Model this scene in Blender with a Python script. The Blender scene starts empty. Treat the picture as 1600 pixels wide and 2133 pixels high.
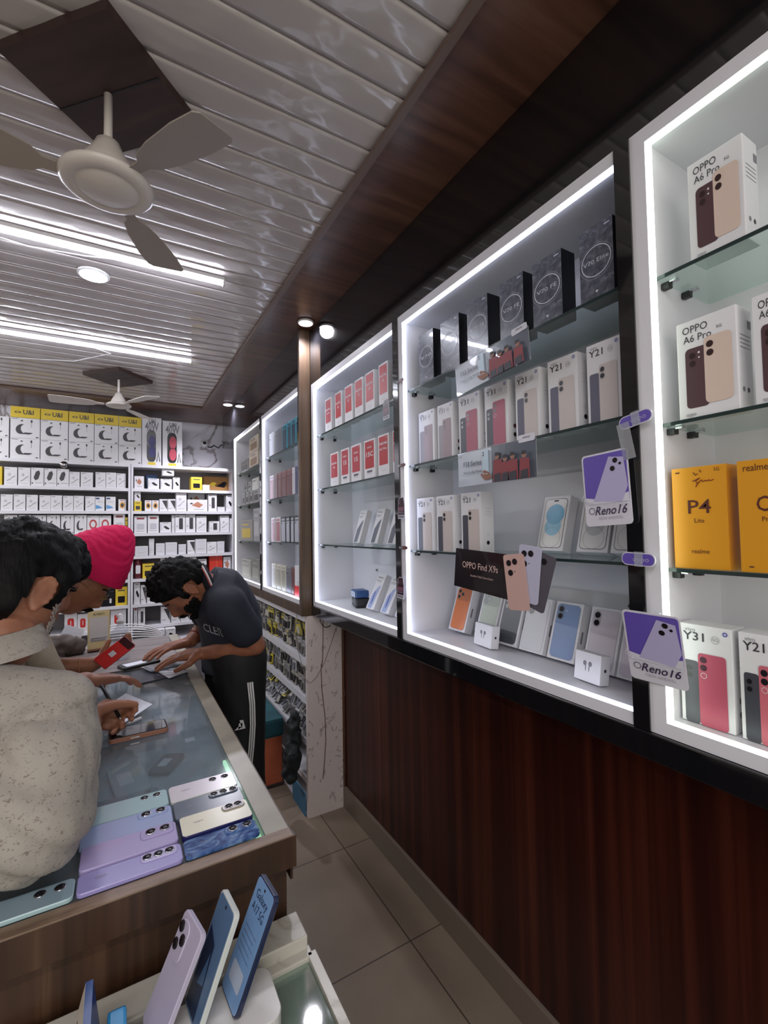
import bpy, bmesh, math, random
from mathutils import Vector, Matrix, noise
S = bpy.context.scene
COL = S.collection
R = math.radians

# ------------------------------------------------------------------ camera
FL = -.245   # floor level; the lens is 1.51 m above it
CAM = Vector((0, 0, 1.265)); F = 952.0
yaw, pit, rol = R(30.09), R(2.14), R(-0.95)
fwd = Vector((math.sin(yaw)*math.cos(pit), math.cos(yaw)*math.cos(pit), math.sin(pit)))
rt = Vector((math.cos(yaw), -math.sin(yaw), 0)); up = rt.cross(fwd)
rt2 = math.cos(rol)*rt + math.sin(rol)*up; up2 = -math.sin(rol)*rt + math.cos(rol)*up
cd = bpy.data.cameras.new('camera'); co = bpy.data.objects.new('camera', cd); COL.objects.link(co)
cd.sensor_fit = 'HORIZONTAL'; cd.sensor_width = 36; cd.lens = 36*F/1600; cd.clip_start = .02
m4 = Matrix((rt2, up2, -fwd)).transposed().to_4x4(); m4.translation = CAM; co.matrix_world = m4
S.camera = co
# ------------------------------------------------------------------ world, exposure, area lights
W = bpy.data.worlds.new('world'); S.world = W; W.use_nodes = True
bg = W.node_tree.nodes['Background']; bg.inputs[0].default_value = (1, .96, .92, 1); bg.inputs[1].default_value = 1.05
S.view_settings.view_transform = 'Standard'; S.view_settings.look = 'None'; S.view_settings.gamma = 1
S.view_settings.use_curve_mapping = False; S.view_settings.exposure = 0.0
S.cycles.max_bounces = 7; S.cycles.diffuse_bounces = 4; S.cycles.glossy_bounces = 4; S.cycles.transparent_max_bounces = 12
S.cycles.use_denoising = True; S.cycles.sample_clamp_indirect = 4; S.cycles.caustics_reflective = False; S.cycles.caustics_refractive = False
def area(name, loc, rot, sx, sy, e, col=(1, 1, 1)):
    l = bpy.data.lights.new(name, 'AREA'); l.shape = 'RECTANGLE'; l.size = sx; l.size_y = sy; l.energy = e; l.color = col
    o = bpy.data.objects.new(name, l); COL.objects.link(o); o.location = loc; o.rotation_euler = rot; return o
# unseen soft fill added behind the camera to raise the ambient level
area('front_fill_light', (-.4, -1.6, 1.4), (R(90), 0, 0), 2.6, 2.0, 24, (1, .95, .9))
# overhead fill added out of view behind the camera, where a tube is assumed
area('rear_fill_light', (-.5, -.4, 2.33), (0, 0, 0), 1.3, .06, 16, (1, .97, .98))
# extra unseen strip lamp added at the side to brighten the back wall
area('back_fill_light', (-1.5, 3.9, 2.33), (0, R(-18), 0), .06, 1.2, 26, (.95, .96, 1))
LED_E = 6.2; TUBE_E = 46.0; DOWN_E = 10.0

# pixel of the 1600x2133 photograph -> point on a real plane of the room
def ray(px, py):
    return rt2*((px-800)/F) - up2*((py-1066.5)/F) + fwd
def onX(px, py, x): d = ray(px, py); return CAM + d*(x/d.x)
def onY(px, py, y): d = ray(px, py); return CAM + d*(y/d.y)
def onZ(px, py, z): d = ray(px, py); return CAM + d*((z-CAM.z)/d.z)

# ------------------------------------------------------------------ materials
MATS = {}
def srgb(c):
    return tuple(((v/255/12.92) if v/255 <= .04045 else ((v/255+.055)/1.055)**2.4) for v in c)
def mat(name, rgb=(200, 200, 200), rough=.5, metal=0, spec=.5, emit=0, alpha=1, coat=0):
    if name in MATS: return MATS[name]
    m = bpy.data.materials.new(name); m.use_nodes = True; b = m.node_tree.nodes['Principled BSDF']
    c = (*srgb(rgb), 1)
    b.inputs['Base Color'].default_value = c; b.inputs['Roughness'].default_value = rough
    b.inputs['Metallic'].default_value = metal; b.inputs['Specular IOR Level'].default_value = spec
    b.inputs['Alpha'].default_value = alpha; b.inputs['Coat Weight'].default_value = coat
    if emit: b.inputs['Emission Color'].default_value = c; b.inputs['Emission Strength'].default_value = emit
    MATS[name] = m; return m
def nd(m, t, **kw):
    n = m.node_tree.nodes.new(t)
    for k, v in kw.items():
        if k in n.inputs: n.inputs[k].default_value = v
        else: setattr(n, k, v)
    return n
def lk(m, a, b): m.node_tree.links.new(a, b)
def bsdf(m): return m.node_tree.nodes['Principled BSDF']
def coords(m, scale=(1, 1, 1), rot=(0, 0, 0), kind='Object'):
    tc = nd(m, 'ShaderNodeTexCoord'); mp = nd(m, 'ShaderNodeMapping'); mp.inputs['Scale'].default_value = scale
    mp.inputs['Rotation'].default_value = rot; lk(m, tc.outputs[kind], mp.inputs[0]); return mp.outputs[0]
def ramp(m, fac, stops):
    r = nd(m, 'ShaderNodeValToRGB'); el = r.color_ramp.elements
    while len(el) < len(stops): el.new(.5)
    for e, (p, c) in zip(el, stops): e.position = p; e.color = (*srgb(c), 1)
    lk(m, fac, r.inputs[0]); return r.outputs[0]
def bump(m, h, strength=.3, dist=.005):
    b = nd(m, 'ShaderNodeBump'); b.inputs['Strength'].default_value = strength; b.inputs['Distance'].default_value = dist
    lk(m, h, b.inputs['Height']); lk(m, b.outputs[0], bsdf(m).inputs['Normal'])
def grain(name, stops, scale, rough=.45, spec=.4, coat=0, detail=6, dist=.6):
    m = mat(name, rough=rough, spec=spec, coat=coat)
    n = nd(m, 'ShaderNodeTexNoise'); n.inputs['Scale'].default_value = 1; n.inputs['Detail'].default_value = detail
    n.inputs['Distortion'].default_value = dist
    lk(m, coords(m, scale), n.inputs['Vector']); lk(m, ramp(m, n.outputs[0], stops), bsdf(m).inputs['Base Color']); return m

white = mat('white_laminate', (214, 213, 218), .35)
white_m = mat('white_matt', (222, 221, 222), .6)
black = mat('black_gloss', (19, 19, 22), .07, spec=1.0, coat=.6)
blackm = mat('black_matt', (16, 16, 18), .5)
chrome = mat('chrome', (190, 190, 195), .2, 1)
led = mat('led_white', (222, 231, 255), emit=LED_E)
ledg = mat('led_greenish', (232, 250, 232), emit=LED_E*.6)
tubem = mat('tube_white', (235, 240, 255), emit=TUBE_E)
downm = mat('downlight_glow', (236, 232, 255), emit=DOWN_E)
mahog = grain('mahogany_panel', [(.25, (30, 10, 9)), (.48, (52, 20, 15)), (.6, (68, 29, 20)), (.78, (92, 46, 30))], (4, 22, .35), .33, .3, detail=5, dist=.25)
walnut = grain('walnut_laminate', [(.25, (36, 22, 14)), (.45, (54, 35, 24)), (.6, (70, 48, 34)), (.8, (96, 72, 54))], (26, 26, .8), .4, .4)
walnut_h = grain('walnut_edge', [(.25, (98, 76, 62)), (.5, (124, 102, 84)), (.8, (146, 124, 104))], (14, 60, 60), .4, .4)
soffit = grain('soffit_wood', [(.2, (50, 31, 23)), (.5, (88, 58, 45)), (.7, (108, 76, 60)), (.9, (124, 92, 76))], (1.6, 22, 5), .28, .4, detail=8)
platem = grain('ceiling_plate_wood', [(.2, (42, 30, 28)), (.6, (62, 46, 42)), (.9, (74, 56, 50))], (20, 3, 3), .5, .3)
pillarm = grain('pillar_wood', [(.2, (52, 40, 28)), (.6, (84, 64, 46)), (.9, (104, 82, 60))], (30, 30, 2), .45)
def marble(name, base, vein, sc):
    m = mat(name, rough=.3)
    n = nd(m, 'ShaderNodeTexNoise'); n.inputs['Scale'].default_value = sc; n.inputs['Detail'].default_value = 8; n.inputs['Distortion'].default_value = 1.6
    lk(m, coords(m, (1, 1, .6), (.4, .7, .3)), n.inputs['Vector'])
    lk(m, ramp(m, n.outputs[0], [(0, base), (.47, base), (.5, vein), (.525, base), (1, base)]), bsdf(m).inputs['Base Color']); return m
marblem = marble('marble_laminate', (214, 212, 220), (128, 118, 118), 2.2)
def tower_mat():
    m = mat('scuffed_laminate', rough=.4)
    n = nd(m, 'ShaderNodeTexNoise'); n.inputs['Scale'].default_value = 1; n.inputs['Detail'].default_value = 5; n.inputs['Distortion'].default_value = 1.2
    lk(m, coords(m, (24, 24, 16), (0, .7, 0)), n.inputs['Vector'])
    lk(m, ramp(m, n.outputs[0], [(0, (214, 202, 200)), (.60, (218, 206, 204)), (.66, (150, 138, 136)), (.70, (216, 204, 202)), (1, (220, 208, 206))]), bsdf(m).inputs['Base Color']); return m
towerm = tower_mat()
def ceil_mat():
    m = mat('pvc_ceiling', (178, 170, 167), .12, spec=.55)
    n = nd(m, 'ShaderNodeTexNoise'); n.inputs['Scale'].default_value = 1; n.inputs['Detail'].default_value = 1.5
    lk(m, coords(m, (9, 16, 1)), n.inputs['Vector']); bump(m, n.outputs[0], .8, .007); return m
pvc = ceil_mat()
def floor_mat():
    m = mat('floor_tile', rough=.3, spec=.35)
    co_ = coords(m, (1, 1, 1))
    n = nd(m, 'ShaderNodeTexNoise'); n.inputs['Scale'].default_value = 3; n.inputs['Detail'].default_value = 6
    lk(m, co_, n.inputs['Vector'])
    c = ramp(m, n.outputs[0], [(.3, (122, 108, 94)), (.7, (140, 126, 110))])
    b = nd(m, 'ShaderNodeTexBrick'); b.offset = 0; b.inputs['Scale'].default_value = 1
    b.inputs['Mortar Size'].default_value = .0025; b.inputs['Brick Width'].default_value = .57; b.inputs['Row Height'].default_value = .57
    mp = nd(m, 'ShaderNodeMapping'); mp.inputs['Location'].default_value = (-.93, -1.464, 0); mp.inputs['Rotation'].default_value = (0, 0, 0)
    lk(m, co_, mp.inputs[0])
    # rows run along Y: swap axes
    sx = nd(m, 'ShaderNodeSeparateXYZ'); cx = nd(m, 'ShaderNodeCombineXYZ'); lk(m, mp.outputs[0], sx.inputs[0])
    lk(m, sx.outputs[1], cx.inputs[0]); lk(m, sx.outputs[0], cx.inputs[1]); lk(m, cx.outputs[0], b.inputs['Vector'])
    b.inputs['Mortar'].default_value = (*srgb((70, 60, 52)), 1)
    lk(m, c, b.inputs['Color1']); lk(m, c, b.inputs['Color2']); lk(m, b.outputs[0], bsdf(m).inputs['Base Color']); return m
floorm = floor_mat()
def glass_mat(name, tint, op, rough=.03):
    m = bpy.data.materials.new(name); m.use_nodes = True; nt = m.node_tree; nt.nodes.clear()
    out = nd(m, 'ShaderNodeOutputMaterial'); mx = nd(m, 'ShaderNodeMixShader'); tr = nd(m, 'ShaderNodeBsdfTransparent'); gl = nd(m, 'ShaderNodeBsdfGlossy')
    df = nd(m, 'ShaderNodeBsdfDiffuse'); mx2 = nd(m, 'ShaderNodeMixShader'); lw = nd(m, 'ShaderNodeFresnel'); lw.inputs[0].default_value = 1.5
    tr.inputs[0].default_value = (*srgb(tint), 1); df.inputs[0].default_value = (*srgb(tint), 1); gl.inputs['Roughness'].default_value = rough
    lk(m, tr.outputs[0], mx.inputs[1]); lk(m, df.outputs[0], mx.inputs[2]); mx.inputs[0].default_value = op
    lk(m, mx.outputs[0], mx2.inputs[1]); lk(m, gl.outputs[0], mx2.inputs[2]); ge = nd(m, 'ShaderNodeNewGeometry'); iv = nd(m, 'ShaderNodeMath', operation='SUBTRACT'); iv.inputs[0].default_value = 1; lk(m, ge.outputs['Backfacing'], iv.inputs[1]); mu = nd(m, 'ShaderNodeMath', operation='MULTIPLY'); lk(m, iv.outputs[0], mu.inputs[0]); lk(m, lw.outputs[0], mu.inputs[1]); lk(m, mu.outputs[0], mx2.inputs[0]); lk(m, mx2.outputs[0], out.inputs[0]); return m
glass = glass_mat('shelf_glass', (240, 248, 245), .10)
glass_top = glass_mat('counter_glass', (225, 232, 235), .10, .06)
clearp = glass_mat('clear_plastic', (240, 242, 245), .18, .08)
gedge = mat('glass_edge', (38, 52, 52), .15)

# ------------------------------------------------------------------ mesh builder
FONTS = {}
def glyphs(s, off=0.0):
    k = (s, off)
    if k in FONTS: return FONTS[k]
    c = bpy.data.curves.new('t', 'FONT'); c.body = s; c.size = 1; c.resolution_u = 2; c.offset = off; c.align_x = 'CENTER'; c.align_y = 'CENTER'
    o = bpy.data.objects.new('t', c); COL.objects.link(o); dg = bpy.context.evaluated_depsgraph_get(); dg.update()
    me = o.evaluated_get(dg).to_mesh(); vs = [v.co.copy() for v in me.vertices]; fs = [list(p.vertices) for p in me.polygons]
    o.to_mesh_clear(); bpy.data.objects.remove(o); bpy.data.curves.remove(c)
    w = (max(v.x for v in vs)-min(v.x for v in vs)) if vs else 1
    FONTS[k] = (vs, fs, w); return FONTS[k]
ID = Matrix.Identity(4)
class MB:
    def __init__(s, M=None): s.v = []; s.f = []; s.mi = []; s.mats = []; s.sm = []; s.M = M or ID
    def idx(s, m):
        if m not in s.mats: s.mats.append(m)
        return s.mats.index(m)
    def add(s, vs, fs, m, smooth=False, M=None):
        n = len(s.v); T = s.M @ M if M else s.M
        s.v += [T @ Vector(v) for v in vs]; i = s.idx(m)
        for f in fs: s.f.append([n+k for k in f]); s.mi.append(i); s.sm.append(smooth)
        return s
    def box(s, a, b, m, M=None, bv=0):
        x0, y0, z0 = [min(p, q) for p, q in zip(a, b)]; x1, y1, z1 = [max(p, q) for p, q in zip(a, b)]
        if bv:
            bm = bmesh.new(); bmesh.ops.create_cube(bm, size=1)
            for v in bm.verts: v.co = Vector((x0 if v.co.x < 0 else x1, y0 if v.co.y < 0 else y1, z0 if v.co.z < 0 else z1))
            bmesh.ops.bevel(bm, geom=bm.edges, offset=bv, segments=2, affect='EDGES', profile=.6)
            bm.verts.index_update(); s.add([v.co.copy() for v in bm.verts], [[v.index for v in f.verts] for f in bm.faces], m, False, M); bm.free(); return s
        vs = [(x0, y0, z0), (x1, y0, z0), (x1, y1, z0), (x0, y1, z0), (x0, y0, z1), (x1, y0, z1), (x1, y1, z1), (x0, y1, z1)]
        return s.add(vs, [(0, 3, 2, 1), (4, 5, 6, 7), (0, 1, 5, 4), (1, 2, 6, 5), (2, 3, 7, 6), (3, 0, 4, 7)], m, False, M)
    def poly(s, pts, m, M=None): return s.add(pts, [list(range(len(pts)))], m, False, M)
    def prism(s, pts, y0, y1, m, M=None, cap=None):     # pts in (x,z), extruded along y
        n = len(pts); vs = [(x, y0, z) for x, z in pts]+[(x, y1, z) for x, z in pts]
        s.add(vs, [[i, (i+1) % n, n+(i+1) % n, n+i] for i in range(n)]+[list(range(n, 2*n))], m, False, M)
        return s.add([(x, y0, z) for x, z in pts], [list(range(n))[::-1]], cap or m, False, M)
    def lathe(s, prof, m, n=32, M=None, smooth=True):    # prof (r,z)
        vs = []; fs = []
        for r, z in prof:
            for k in range(n): a = 2*math.pi*k/n; vs.append((r*math.cos(a), r*math.sin(a), z))
        for i in range(len(prof)-1):
            for k in range(n): fs.append((i*n+k, i*n+(k+1) % n, (i+1)*n+(k+1) % n, (i+1)*n+k))
        fs.append(tuple(range(n))[::-1]); fs.append(tuple((len(prof)-1)*n+k for k in range(n)))
        return s.add(vs, fs, m, smooth, M)
    def cyl(s, p0, p1, r0, m, r1=None, n=16, smooth=True):
        p0 = Vector(p0); p1 = Vector(p1); d = p1-p0; q = d.to_track_quat('Z', 'Y').to_matrix().to_4x4(); q.translation = p0
        return s.lathe([(r0, 0), (r1 if r1 is not None else r0, d.length)], m, n, q, smooth)
    def ell(s, c, r, m, n=16, M=None):
        vs = []; fs = []; h = n//2
        for i in range(1, h):
            t = math.pi*i/h
            for k in range(n): a = 2*math.pi*k/n; vs.append((c[0]+r[0]*math.sin(t)*math.cos(a), c[1]+r[1]*math.sin(t)*math.sin(a), c[2]+r[2]*math.cos(t)))
        for i in range(h-2):
            for k in range(n): fs.append((i*n+k, (i+1)*n+k, (i+1)*n+(k+1) % n, i*n+(k+1) % n))
        t = len(vs); vs += [(c[0], c[1], c[2]+r[2]), (c[0], c[1], c[2]-r[2])]
        for k in range(n): fs.append((t, k, (k+1) % n)); fs.append((t+1, (h-2)*n+(k+1) % n, (h-2)*n+k))
        return s.add(vs, fs, m, True, M)
    def tube(s, pts, r, m, n=8):
        P = [Vector(p) for p in pts]; N = len(P); vs = []; fs = []; prev = None
        for i, p in enumerate(P):
            d = (P[min(i+1, N-1)]-P[max(i-1, 0)]).normalized()
            u = (prev - d*prev.dot(d)).normalized() if prev else d.orthogonal().normalized()
            prev = u; w = d.cross(u); rr = r[i] if isinstance(r, (list, tuple)) else r
            for k in range(n): a = 2*math.pi*k/n; vs.append(p+u*rr*math.cos(a)+w*rr*math.sin(a))
        for i in range(N-1):
            for k in range(n): fs.append((i*n+k, i*n+(k+1) % n, (i+1)*n+(k+1) % n, (i+1)*n+k))
        fs += [tuple(range(n))[::-1], tuple((N-1)*n+k for k in range(n))]
        return s.add(vs, fs, m, True)
    def text(s, t, x, z, size, m, y=-.0006, off=0.0, shear=0, w=None, rot=0, M=None):   # on a face looking along -y
        vs, fs, tw = glyphs(t, off); k = (w/(tw*size)) if w else 1
        cr, sr = math.cos(rot), math.sin(rot); out = []
        for v in vs:
            a = (v.x+v.y*shear)*size*k; b = v.y*size; out.append((x+a*cr-b*sr, y, z+a*sr+b*cr))
        return s.add(out, fs, m, False, M)
    def rect(s, x0, z0, x1, z1, m, y=-.0004, r=0, M=None, seg=4):
        return s.add([(p, y, q) for p, q in rr_pts(x0, z0, x1, z1, r, seg)], [list(range(len(rr_pts(x0, z0, x1, z1, r, seg))))], m, False, M)
    def disc(s, x, z, r, m, y=-.0008, n=16, rz=None, M=None):
        return s.add([(x+r*math.cos(2*math.pi*k/n), y, z+(rz or r)*math.sin(2*math.pi*k/n)) for k in range(n)], [list(range(n))], m, False, M)
    def ring(s, x, z, r0, r1, m, y=-.0008, n=32, M=None):
        vs = [(x+r*math.cos(2*math.pi*k/n), y, z+r*math.sin(2*math.pi*k/n)) for r in (r0, r1) for k in range(n)]
        return s.add(vs, [(k, (k+1) % n, n+(k+1) % n, n+k) for k in range(n)], m, False, M)
    def mesh(s, name):
        me = bpy.data.meshes.new(name); me.from_pydata(s.v, [], s.f)
        for m in s.mats: me.materials.append(m)
        me.polygons.foreach_set('material_index', s.mi); me.polygons.foreach_set('use_smooth', s.sm); me.update(); return me
    def build(s, name, parent=None, **tags): return link(name, s.mesh(name), parent, **tags)
def rr_pts(x0, z0, x1, z1, r, seg=4):
    if r <= 0: return [(x0, z0), (x1, z0), (x1, z1), (x0, z1)]
    P = []
    for cx, cz, a0 in ((x1-r, z0+r, -90), (x1-r, z1-r, 0), (x0+r, z1-r, 90), (x0+r, z0+r, 180)):
        for k in range(seg+1): a = R(a0+90*k/seg); P.append((cx+r*math.cos(a), cz+r*math.sin(a)))
    return P
def link(name, me, parent=None, loc=None, rot=None, scale=None, **tags):
    o = bpy.data.objects.new(name, me); COL.objects.link(o)
    if parent: o.parent = parent
    if loc is not None: o.location = loc
    if rot is not None: o.rotation_euler = rot
    if scale is not None: o.scale = scale
    for k, v in tags.items():
        if v is not None: o[k] = v
    return o
def empty(name, loc=(0, 0, 0), **tags): return link(name, None, None, loc, **tags)
ORD = 'first second third fourth fifth sixth seventh eighth ninth tenth eleventh twelfth thirteenth fourteenth'.split()
# ================================================================== ROOM
def struct(name, bm, **k): return bm.build(name, None, kind='structure', **k)
struct('floor', MB().box((-2.3, -2, FL-.05), (1.2, 5, FL), floorm))
struct('wall_back', MB().box((-2.3, 4.9, FL), (1.2, 5, 2.4), marblem))
struct('wall_left', MB().box((-2.4, -2, FL), (-2.3, 5, 2.4), mat('painted_wall', (176, 168, 160), .7)))
struct('wall_right', MB().box((1.14, -2, FL), (1.2, 4.9, 2.4), mat('side_wall_paint', (120, 114, 112), .7)))
struct('trim_1', MB().box((1.08, -1.6, FL+.11), (1.138, 2.329, .806), mahog))
struct('baseboard_right', MB().box((1.067, -1.6, FL), (1.138, 2.329, FL+.108), mat('skirting_tile', (122, 108, 96), .35), bv=.002))
def ceiling():
    b = MB(); y0 = .767-.0921*26; n = 8; pw = .0921; vs = []; fs = []
    ys = []
    for k in range(int((4.27-y0)/pw)+1):
        a = y0+k*pw
        for j in range(n+1):
            t = j/n; ys.append((a+.003+t*(pw-.006), 2.37-.0022*(1-(2*t-1)**2)))
        ys.append((a+pw-.0025, 2.378)); ys.append((a+pw+.0025, 2.378))
    for y, z in ys: vs += [(-2.3, y, z), (.64, y, z)]
    for i in range(len(ys)-1): fs.append((2*i, 2*i+1, 2*i+3, 2*i+2))
    b.add(vs, fs, pvc, True); b.box((-2.3, -2, 2.38), (1.2, 5, 2.42), blackm)
    for f in range(len(b.sm)-7, len(b.sm)): pass
    return b
struct('ceiling', ceiling())
bd = MB().box((.64, -1.6, 2.362), (1.138, 4.895, 2.38), soffit).box((-2.29, 4.262, 2.362), (.64, 4.895, 2.38), soffit)
struct('trim_2', bd)
struct('trim_3', MB().box((.626, -1.6, 2.346), (.646, 4.262, 2.362), mat('ceiling_bead', (104, 84, 74), .4)).box((-2.29, 4.25, 2.346), (.646, 4.272, 2.362), MATS['ceiling_bead']))
struct('trim_4', MB().box((.9, -1.6, 2.056), (1.138, 2.335, 2.361), black).box((.85, 2.362, 2.06), (1.138, 4.52, 2.361), black))
struct('trim_5', MB().box((.893, -1.6, .808), (1.138, 2.335, .861), black, bv=.003).box((.845, 2.361, .808), (1.0, 4.1, .858), pillarm))

# ================================================================== LIT CABINETS ON THE WALL
clipm = mat('clip_dark', (20, 20, 24), .35)
def cabinet(y0, y1, xf, label, shelves, ledmat=led, depth=.232, post=True, zt=2.056, inner=white, dim=False):
    e = empty('display_cabinet', (xf, (y0+y1)/2, .862), label=label, category='cabinet', group='lit wall cabinets')
    L = Matrix.Translation(-e.location); xb = xf+depth
    def P(n, b, **k): return b.build(n, e, **k)
    P('side_panel', MB(L).box((xf, y1-.030, .862), (xb, y1, zt), inner))
    if post: P('side_panel', MB(L).box((xf-.004, y0, .862), (xb, y0+.033, zt), black), label='black dividing post')
    P('top_panel', MB(L).box((xf, y0+.033, zt-.03), (xb, y1-.03, zt), inner))
    P('bottom_panel', MB(L).box((xf, y0+.033, .862), (xb, y1-.03, .888), inner))
    P('back_panel', MB(L).box((xb-.006, y0+.033, .888), (xb, y1-.03, zt-.03), inner))
    w = .0035 if dim else .008
    P('led_strip', MB(L).box((xf+.001, y1-.030-w, .888), (xf+.011, y1-.030, zt-.03), ledmat), label='upright glowing light strip')
    P('led_strip', MB(L).box((xf+.001, y0+.034, zt-.03-w), (xf+.011, y1-.03-w, zt-.03), ledmat), label='glowing light strip along the top')
    P('led_strip', MB(L).box((xf+.001, y0+.034, .888), (xf+.011, y1-.03-w, .888+w*.7), ledmat), label='glowing light strip along the bottom')
    for z in shelves:
        s = P('glass_shelf', MB(L).box((xf+.022, y0+.035, z-.007), (xb-.008, y1-.033, z), glass).box((xf+.02, y0+.035, z-.007), (xf+.022, y1-.033, z), gedge))
        for x in (xf+.045, xf+.12):
            c = MB(L).box((x-.007, y1-.047, z-.021), (x+.007, y1-.031, z-.008), clipm, bv=.002).box((x-.006, y1-.060, z-.0115), (x+.006, y1-.033, z-.0075), chrome, bv=.001)
            c.build('shelf_clip', s)
    return e
Z3 = (1.755, 1.462, 1.181); Z2 = (1.775, 1.496, 1.187); Z1 = (1.771, 1.483, 1.190)
cabinet(-.55, .527, .9, 'lit wall cabinet holding yellow and white phone boxes', Z3, ledg)
cabinet(.527, 1.43, .9, 'widest lit wall cabinet, with black ring-print boxes on its top shelf', Z2)
cabinet(1.43, 2.325, .9, 'lit wall cabinet with red and white phone boxes', Z1)
xs0 = .865
Z0 = tuple(onX(px, py, xs0).z for px, py in ((560, 951), (561, 1040), (564, 1129)))
cabinet(2.36, 3.15, .85, 'brightly lit wall cabinet of slim cases beyond the wooden post', Z0, zt=2.062)
Z00 = tuple(onX(px, py, xs0).z for px, py in ((500, 984), (500, 1052), (500, 1126)))
cabinet(3.15, 4.03, .85, 'dim wall cabinet next to the back shelves', Z00, mat('led_dim', (235, 240, 240), emit=2.2), zt=2.066, dim=True)
post = MB().box((.838, 2.336, .808), (.90, 2.359, 2.361), pillarm, bv=.003)
post.build('wooden_post', None, label='narrow brown wooden post between the wall cabinets, below a downlight', category='post')

# ================================================================== LOWER SHELVING BEHIND THE CLERK
lower = empty('low_shelving', (.97, 2.34, FL), label='low white shelving crammed with small packs below the far cabinets', category='shelf')
Ll = Matrix.Translation(-lower.location)
edgeb = mat('edge_band', (96, 66, 48), .5)
MB(Ll).box((.864, 2.332, FL), (1.066, 2.355, .806), towerm).box((1.066, 2.332, FL), (1.079, 2.355, .806), edgeb).build('end_panel', lower, label='scuffed pale end panel of the low shelving')
LZ = [onX(635, py, .866).z for py in (1374, 1452, 1537, 1615, 1689)]
for z in LZ: MB(Ll).box((.866, 2.356, z-.034), (1.1, 4.5, z), white).build('shelf_board', lower)
MB(Ll).box((.860, 2.356, .775), (1.1, 4.5, .806), white).build('top_board', lower)
MB(Ll).box((1.1, 2.332, FL), (1.112, 4.5, .8), mat('shelf_back', (120, 116, 118), .6)).build('back_panel', lower)
MB(Ll).box((.866, 4.50, FL), (1.1, 4.52, .80), white).build('end_panel', lower)

# ================================================================== BACK WALL SHELVING
YS = 4.55
bs = empty('wall_shelving', (.09, 4.7, FL), label='tall white open shelving full of boxed accessories on the back wall', category='shelf')
Lb = Matrix.Translation(-bs.location)
BZ = [1.872, 1.658, 1.46, 1.265, 1.065, .865, .645, .452]
backgrey = mat('shelf_backing', (150, 146, 150), .6)
for z in BZ:
    MB(Lb).box((.104, YS, z-.026), (.94, 4.88, z), white).build('shelf_board', bs)
    if z != 1.065: MB(Lb).box((-1.6, YS, z-.026), (.066, 4.88, z), white).build('shelf_board', bs)
for x in ((.066, .083), (.087, .104), (.94, .955), (-1.62, -1.6)): MB(Lb).box((x[0], YS-.002, FL+.08), (x[1], 4.88, 1.872), white).build('upright', bs)
MB(Lb).box((-1.6, 4.868, FL+.08), (.066, 4.88, 1.846), backgrey).build('back_panel', bs)
MB(Lb).box((.104, 4.868, FL+.08), (.94, 4.88, 1.846), backgrey).build('back_panel', bs)
MB(Lb).box((-1.6, YS, FL), (.94, 4.88, FL+.08), white).build('plinth', bs)
MB(Lb).box((.104, YS-.12, .30), (.6, 4.88, .325), white).build('shelf_board', bs)
MB(Lb).box((-1.6, YS-.12, .30), (.066, 4.88, .325), white).build('shelf_board', bs)

# ================================================================== LIGHTS
def downlight(x, y, z, r, label, grp=None, e=1.4):
    o = empty('downlight', (x, y, z), label=label, category='ceiling light', group=grp)
    MB().lathe([(r*1.0, 0), (r*1.16, -.004), (r*1.16, -.009), (r*1.02, -.012)], white_m).build('trim_ring', o)
    MB().lathe([(.001, -.010), (r*.98, -.0125), (r*.98, -.0135), (.001, -.017)], downm).build('glowing_disc', o)
    l = bpy.data.lights.new('downlight_lamp', 'SPOT'); l.energy = e*16; l.spot_size = R(150); l.spot_blend = .6; l.shadow_soft_size = r; l.color = (.92, .9, 1)
    lo = bpy.data.objects.new('lamp', l); COL.objects.link(lo); lo.parent = o; lo.location = (0, 0, -.03)
downlight(.842, 2.24, 2.362, .036, 'round violet-white downlight on the wooden soffit above the post')
downlight(.80, 4.02, 2.362, .036, 'small round downlight on the dark soffit near the back wall', e=5)
pl = onZ(195, 575, 2.36)
downlight(pl.x, pl.y, 2.372, .052, 'round ceiling downlight between the two long tubes')
def batten(y, x1, label):
    o = empty('tube_light', (x1, y, 2.355), label=label, category='tube light')
    M = Matrix.Translation((0, 0, 0))
    MB().box((-1.22, -.012, -.004), (0, .012, .012), white_m, bv=.002).build('housing', o)
    MB().cyl((-1.205, 0, -.012), (-.006, 0, -.012), .0105, tubem, n=14).build('tube', o)
    for a, b_ in ((-1.22, -1.205), (-.006, .002)): MB().box((a, -.013, -.024), (b_, .013, .0), white_m, bv=.002).build('end_cap', o)
batten(2.026, .39, 'long glowing tube light on the ceiling, closer to the near fan')
batten(3.064, .39, 'long glowing tube light on the ceiling, closer to the back wall')
MB().tube([(-.2, 3.10, 2.362), (-.05, 3.17, 2.35), (-.25, 3.4, 2.345), (-.8, 3.6, 2.355)], .0022, white_m).build('loose_wire', None, label='thin pale wire drooping from the farther tube light', category='wire')
MB().tube([(-.5, 2.08, 2.352), (-.3, 2.105, 2.345), (-.12, 2.09, 2.352), (0, 2.07, 2.36)], .0022, white_m).build('loose_wire', None, label='thin pale wire running beside the nearer tube light', category='wire')

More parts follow.
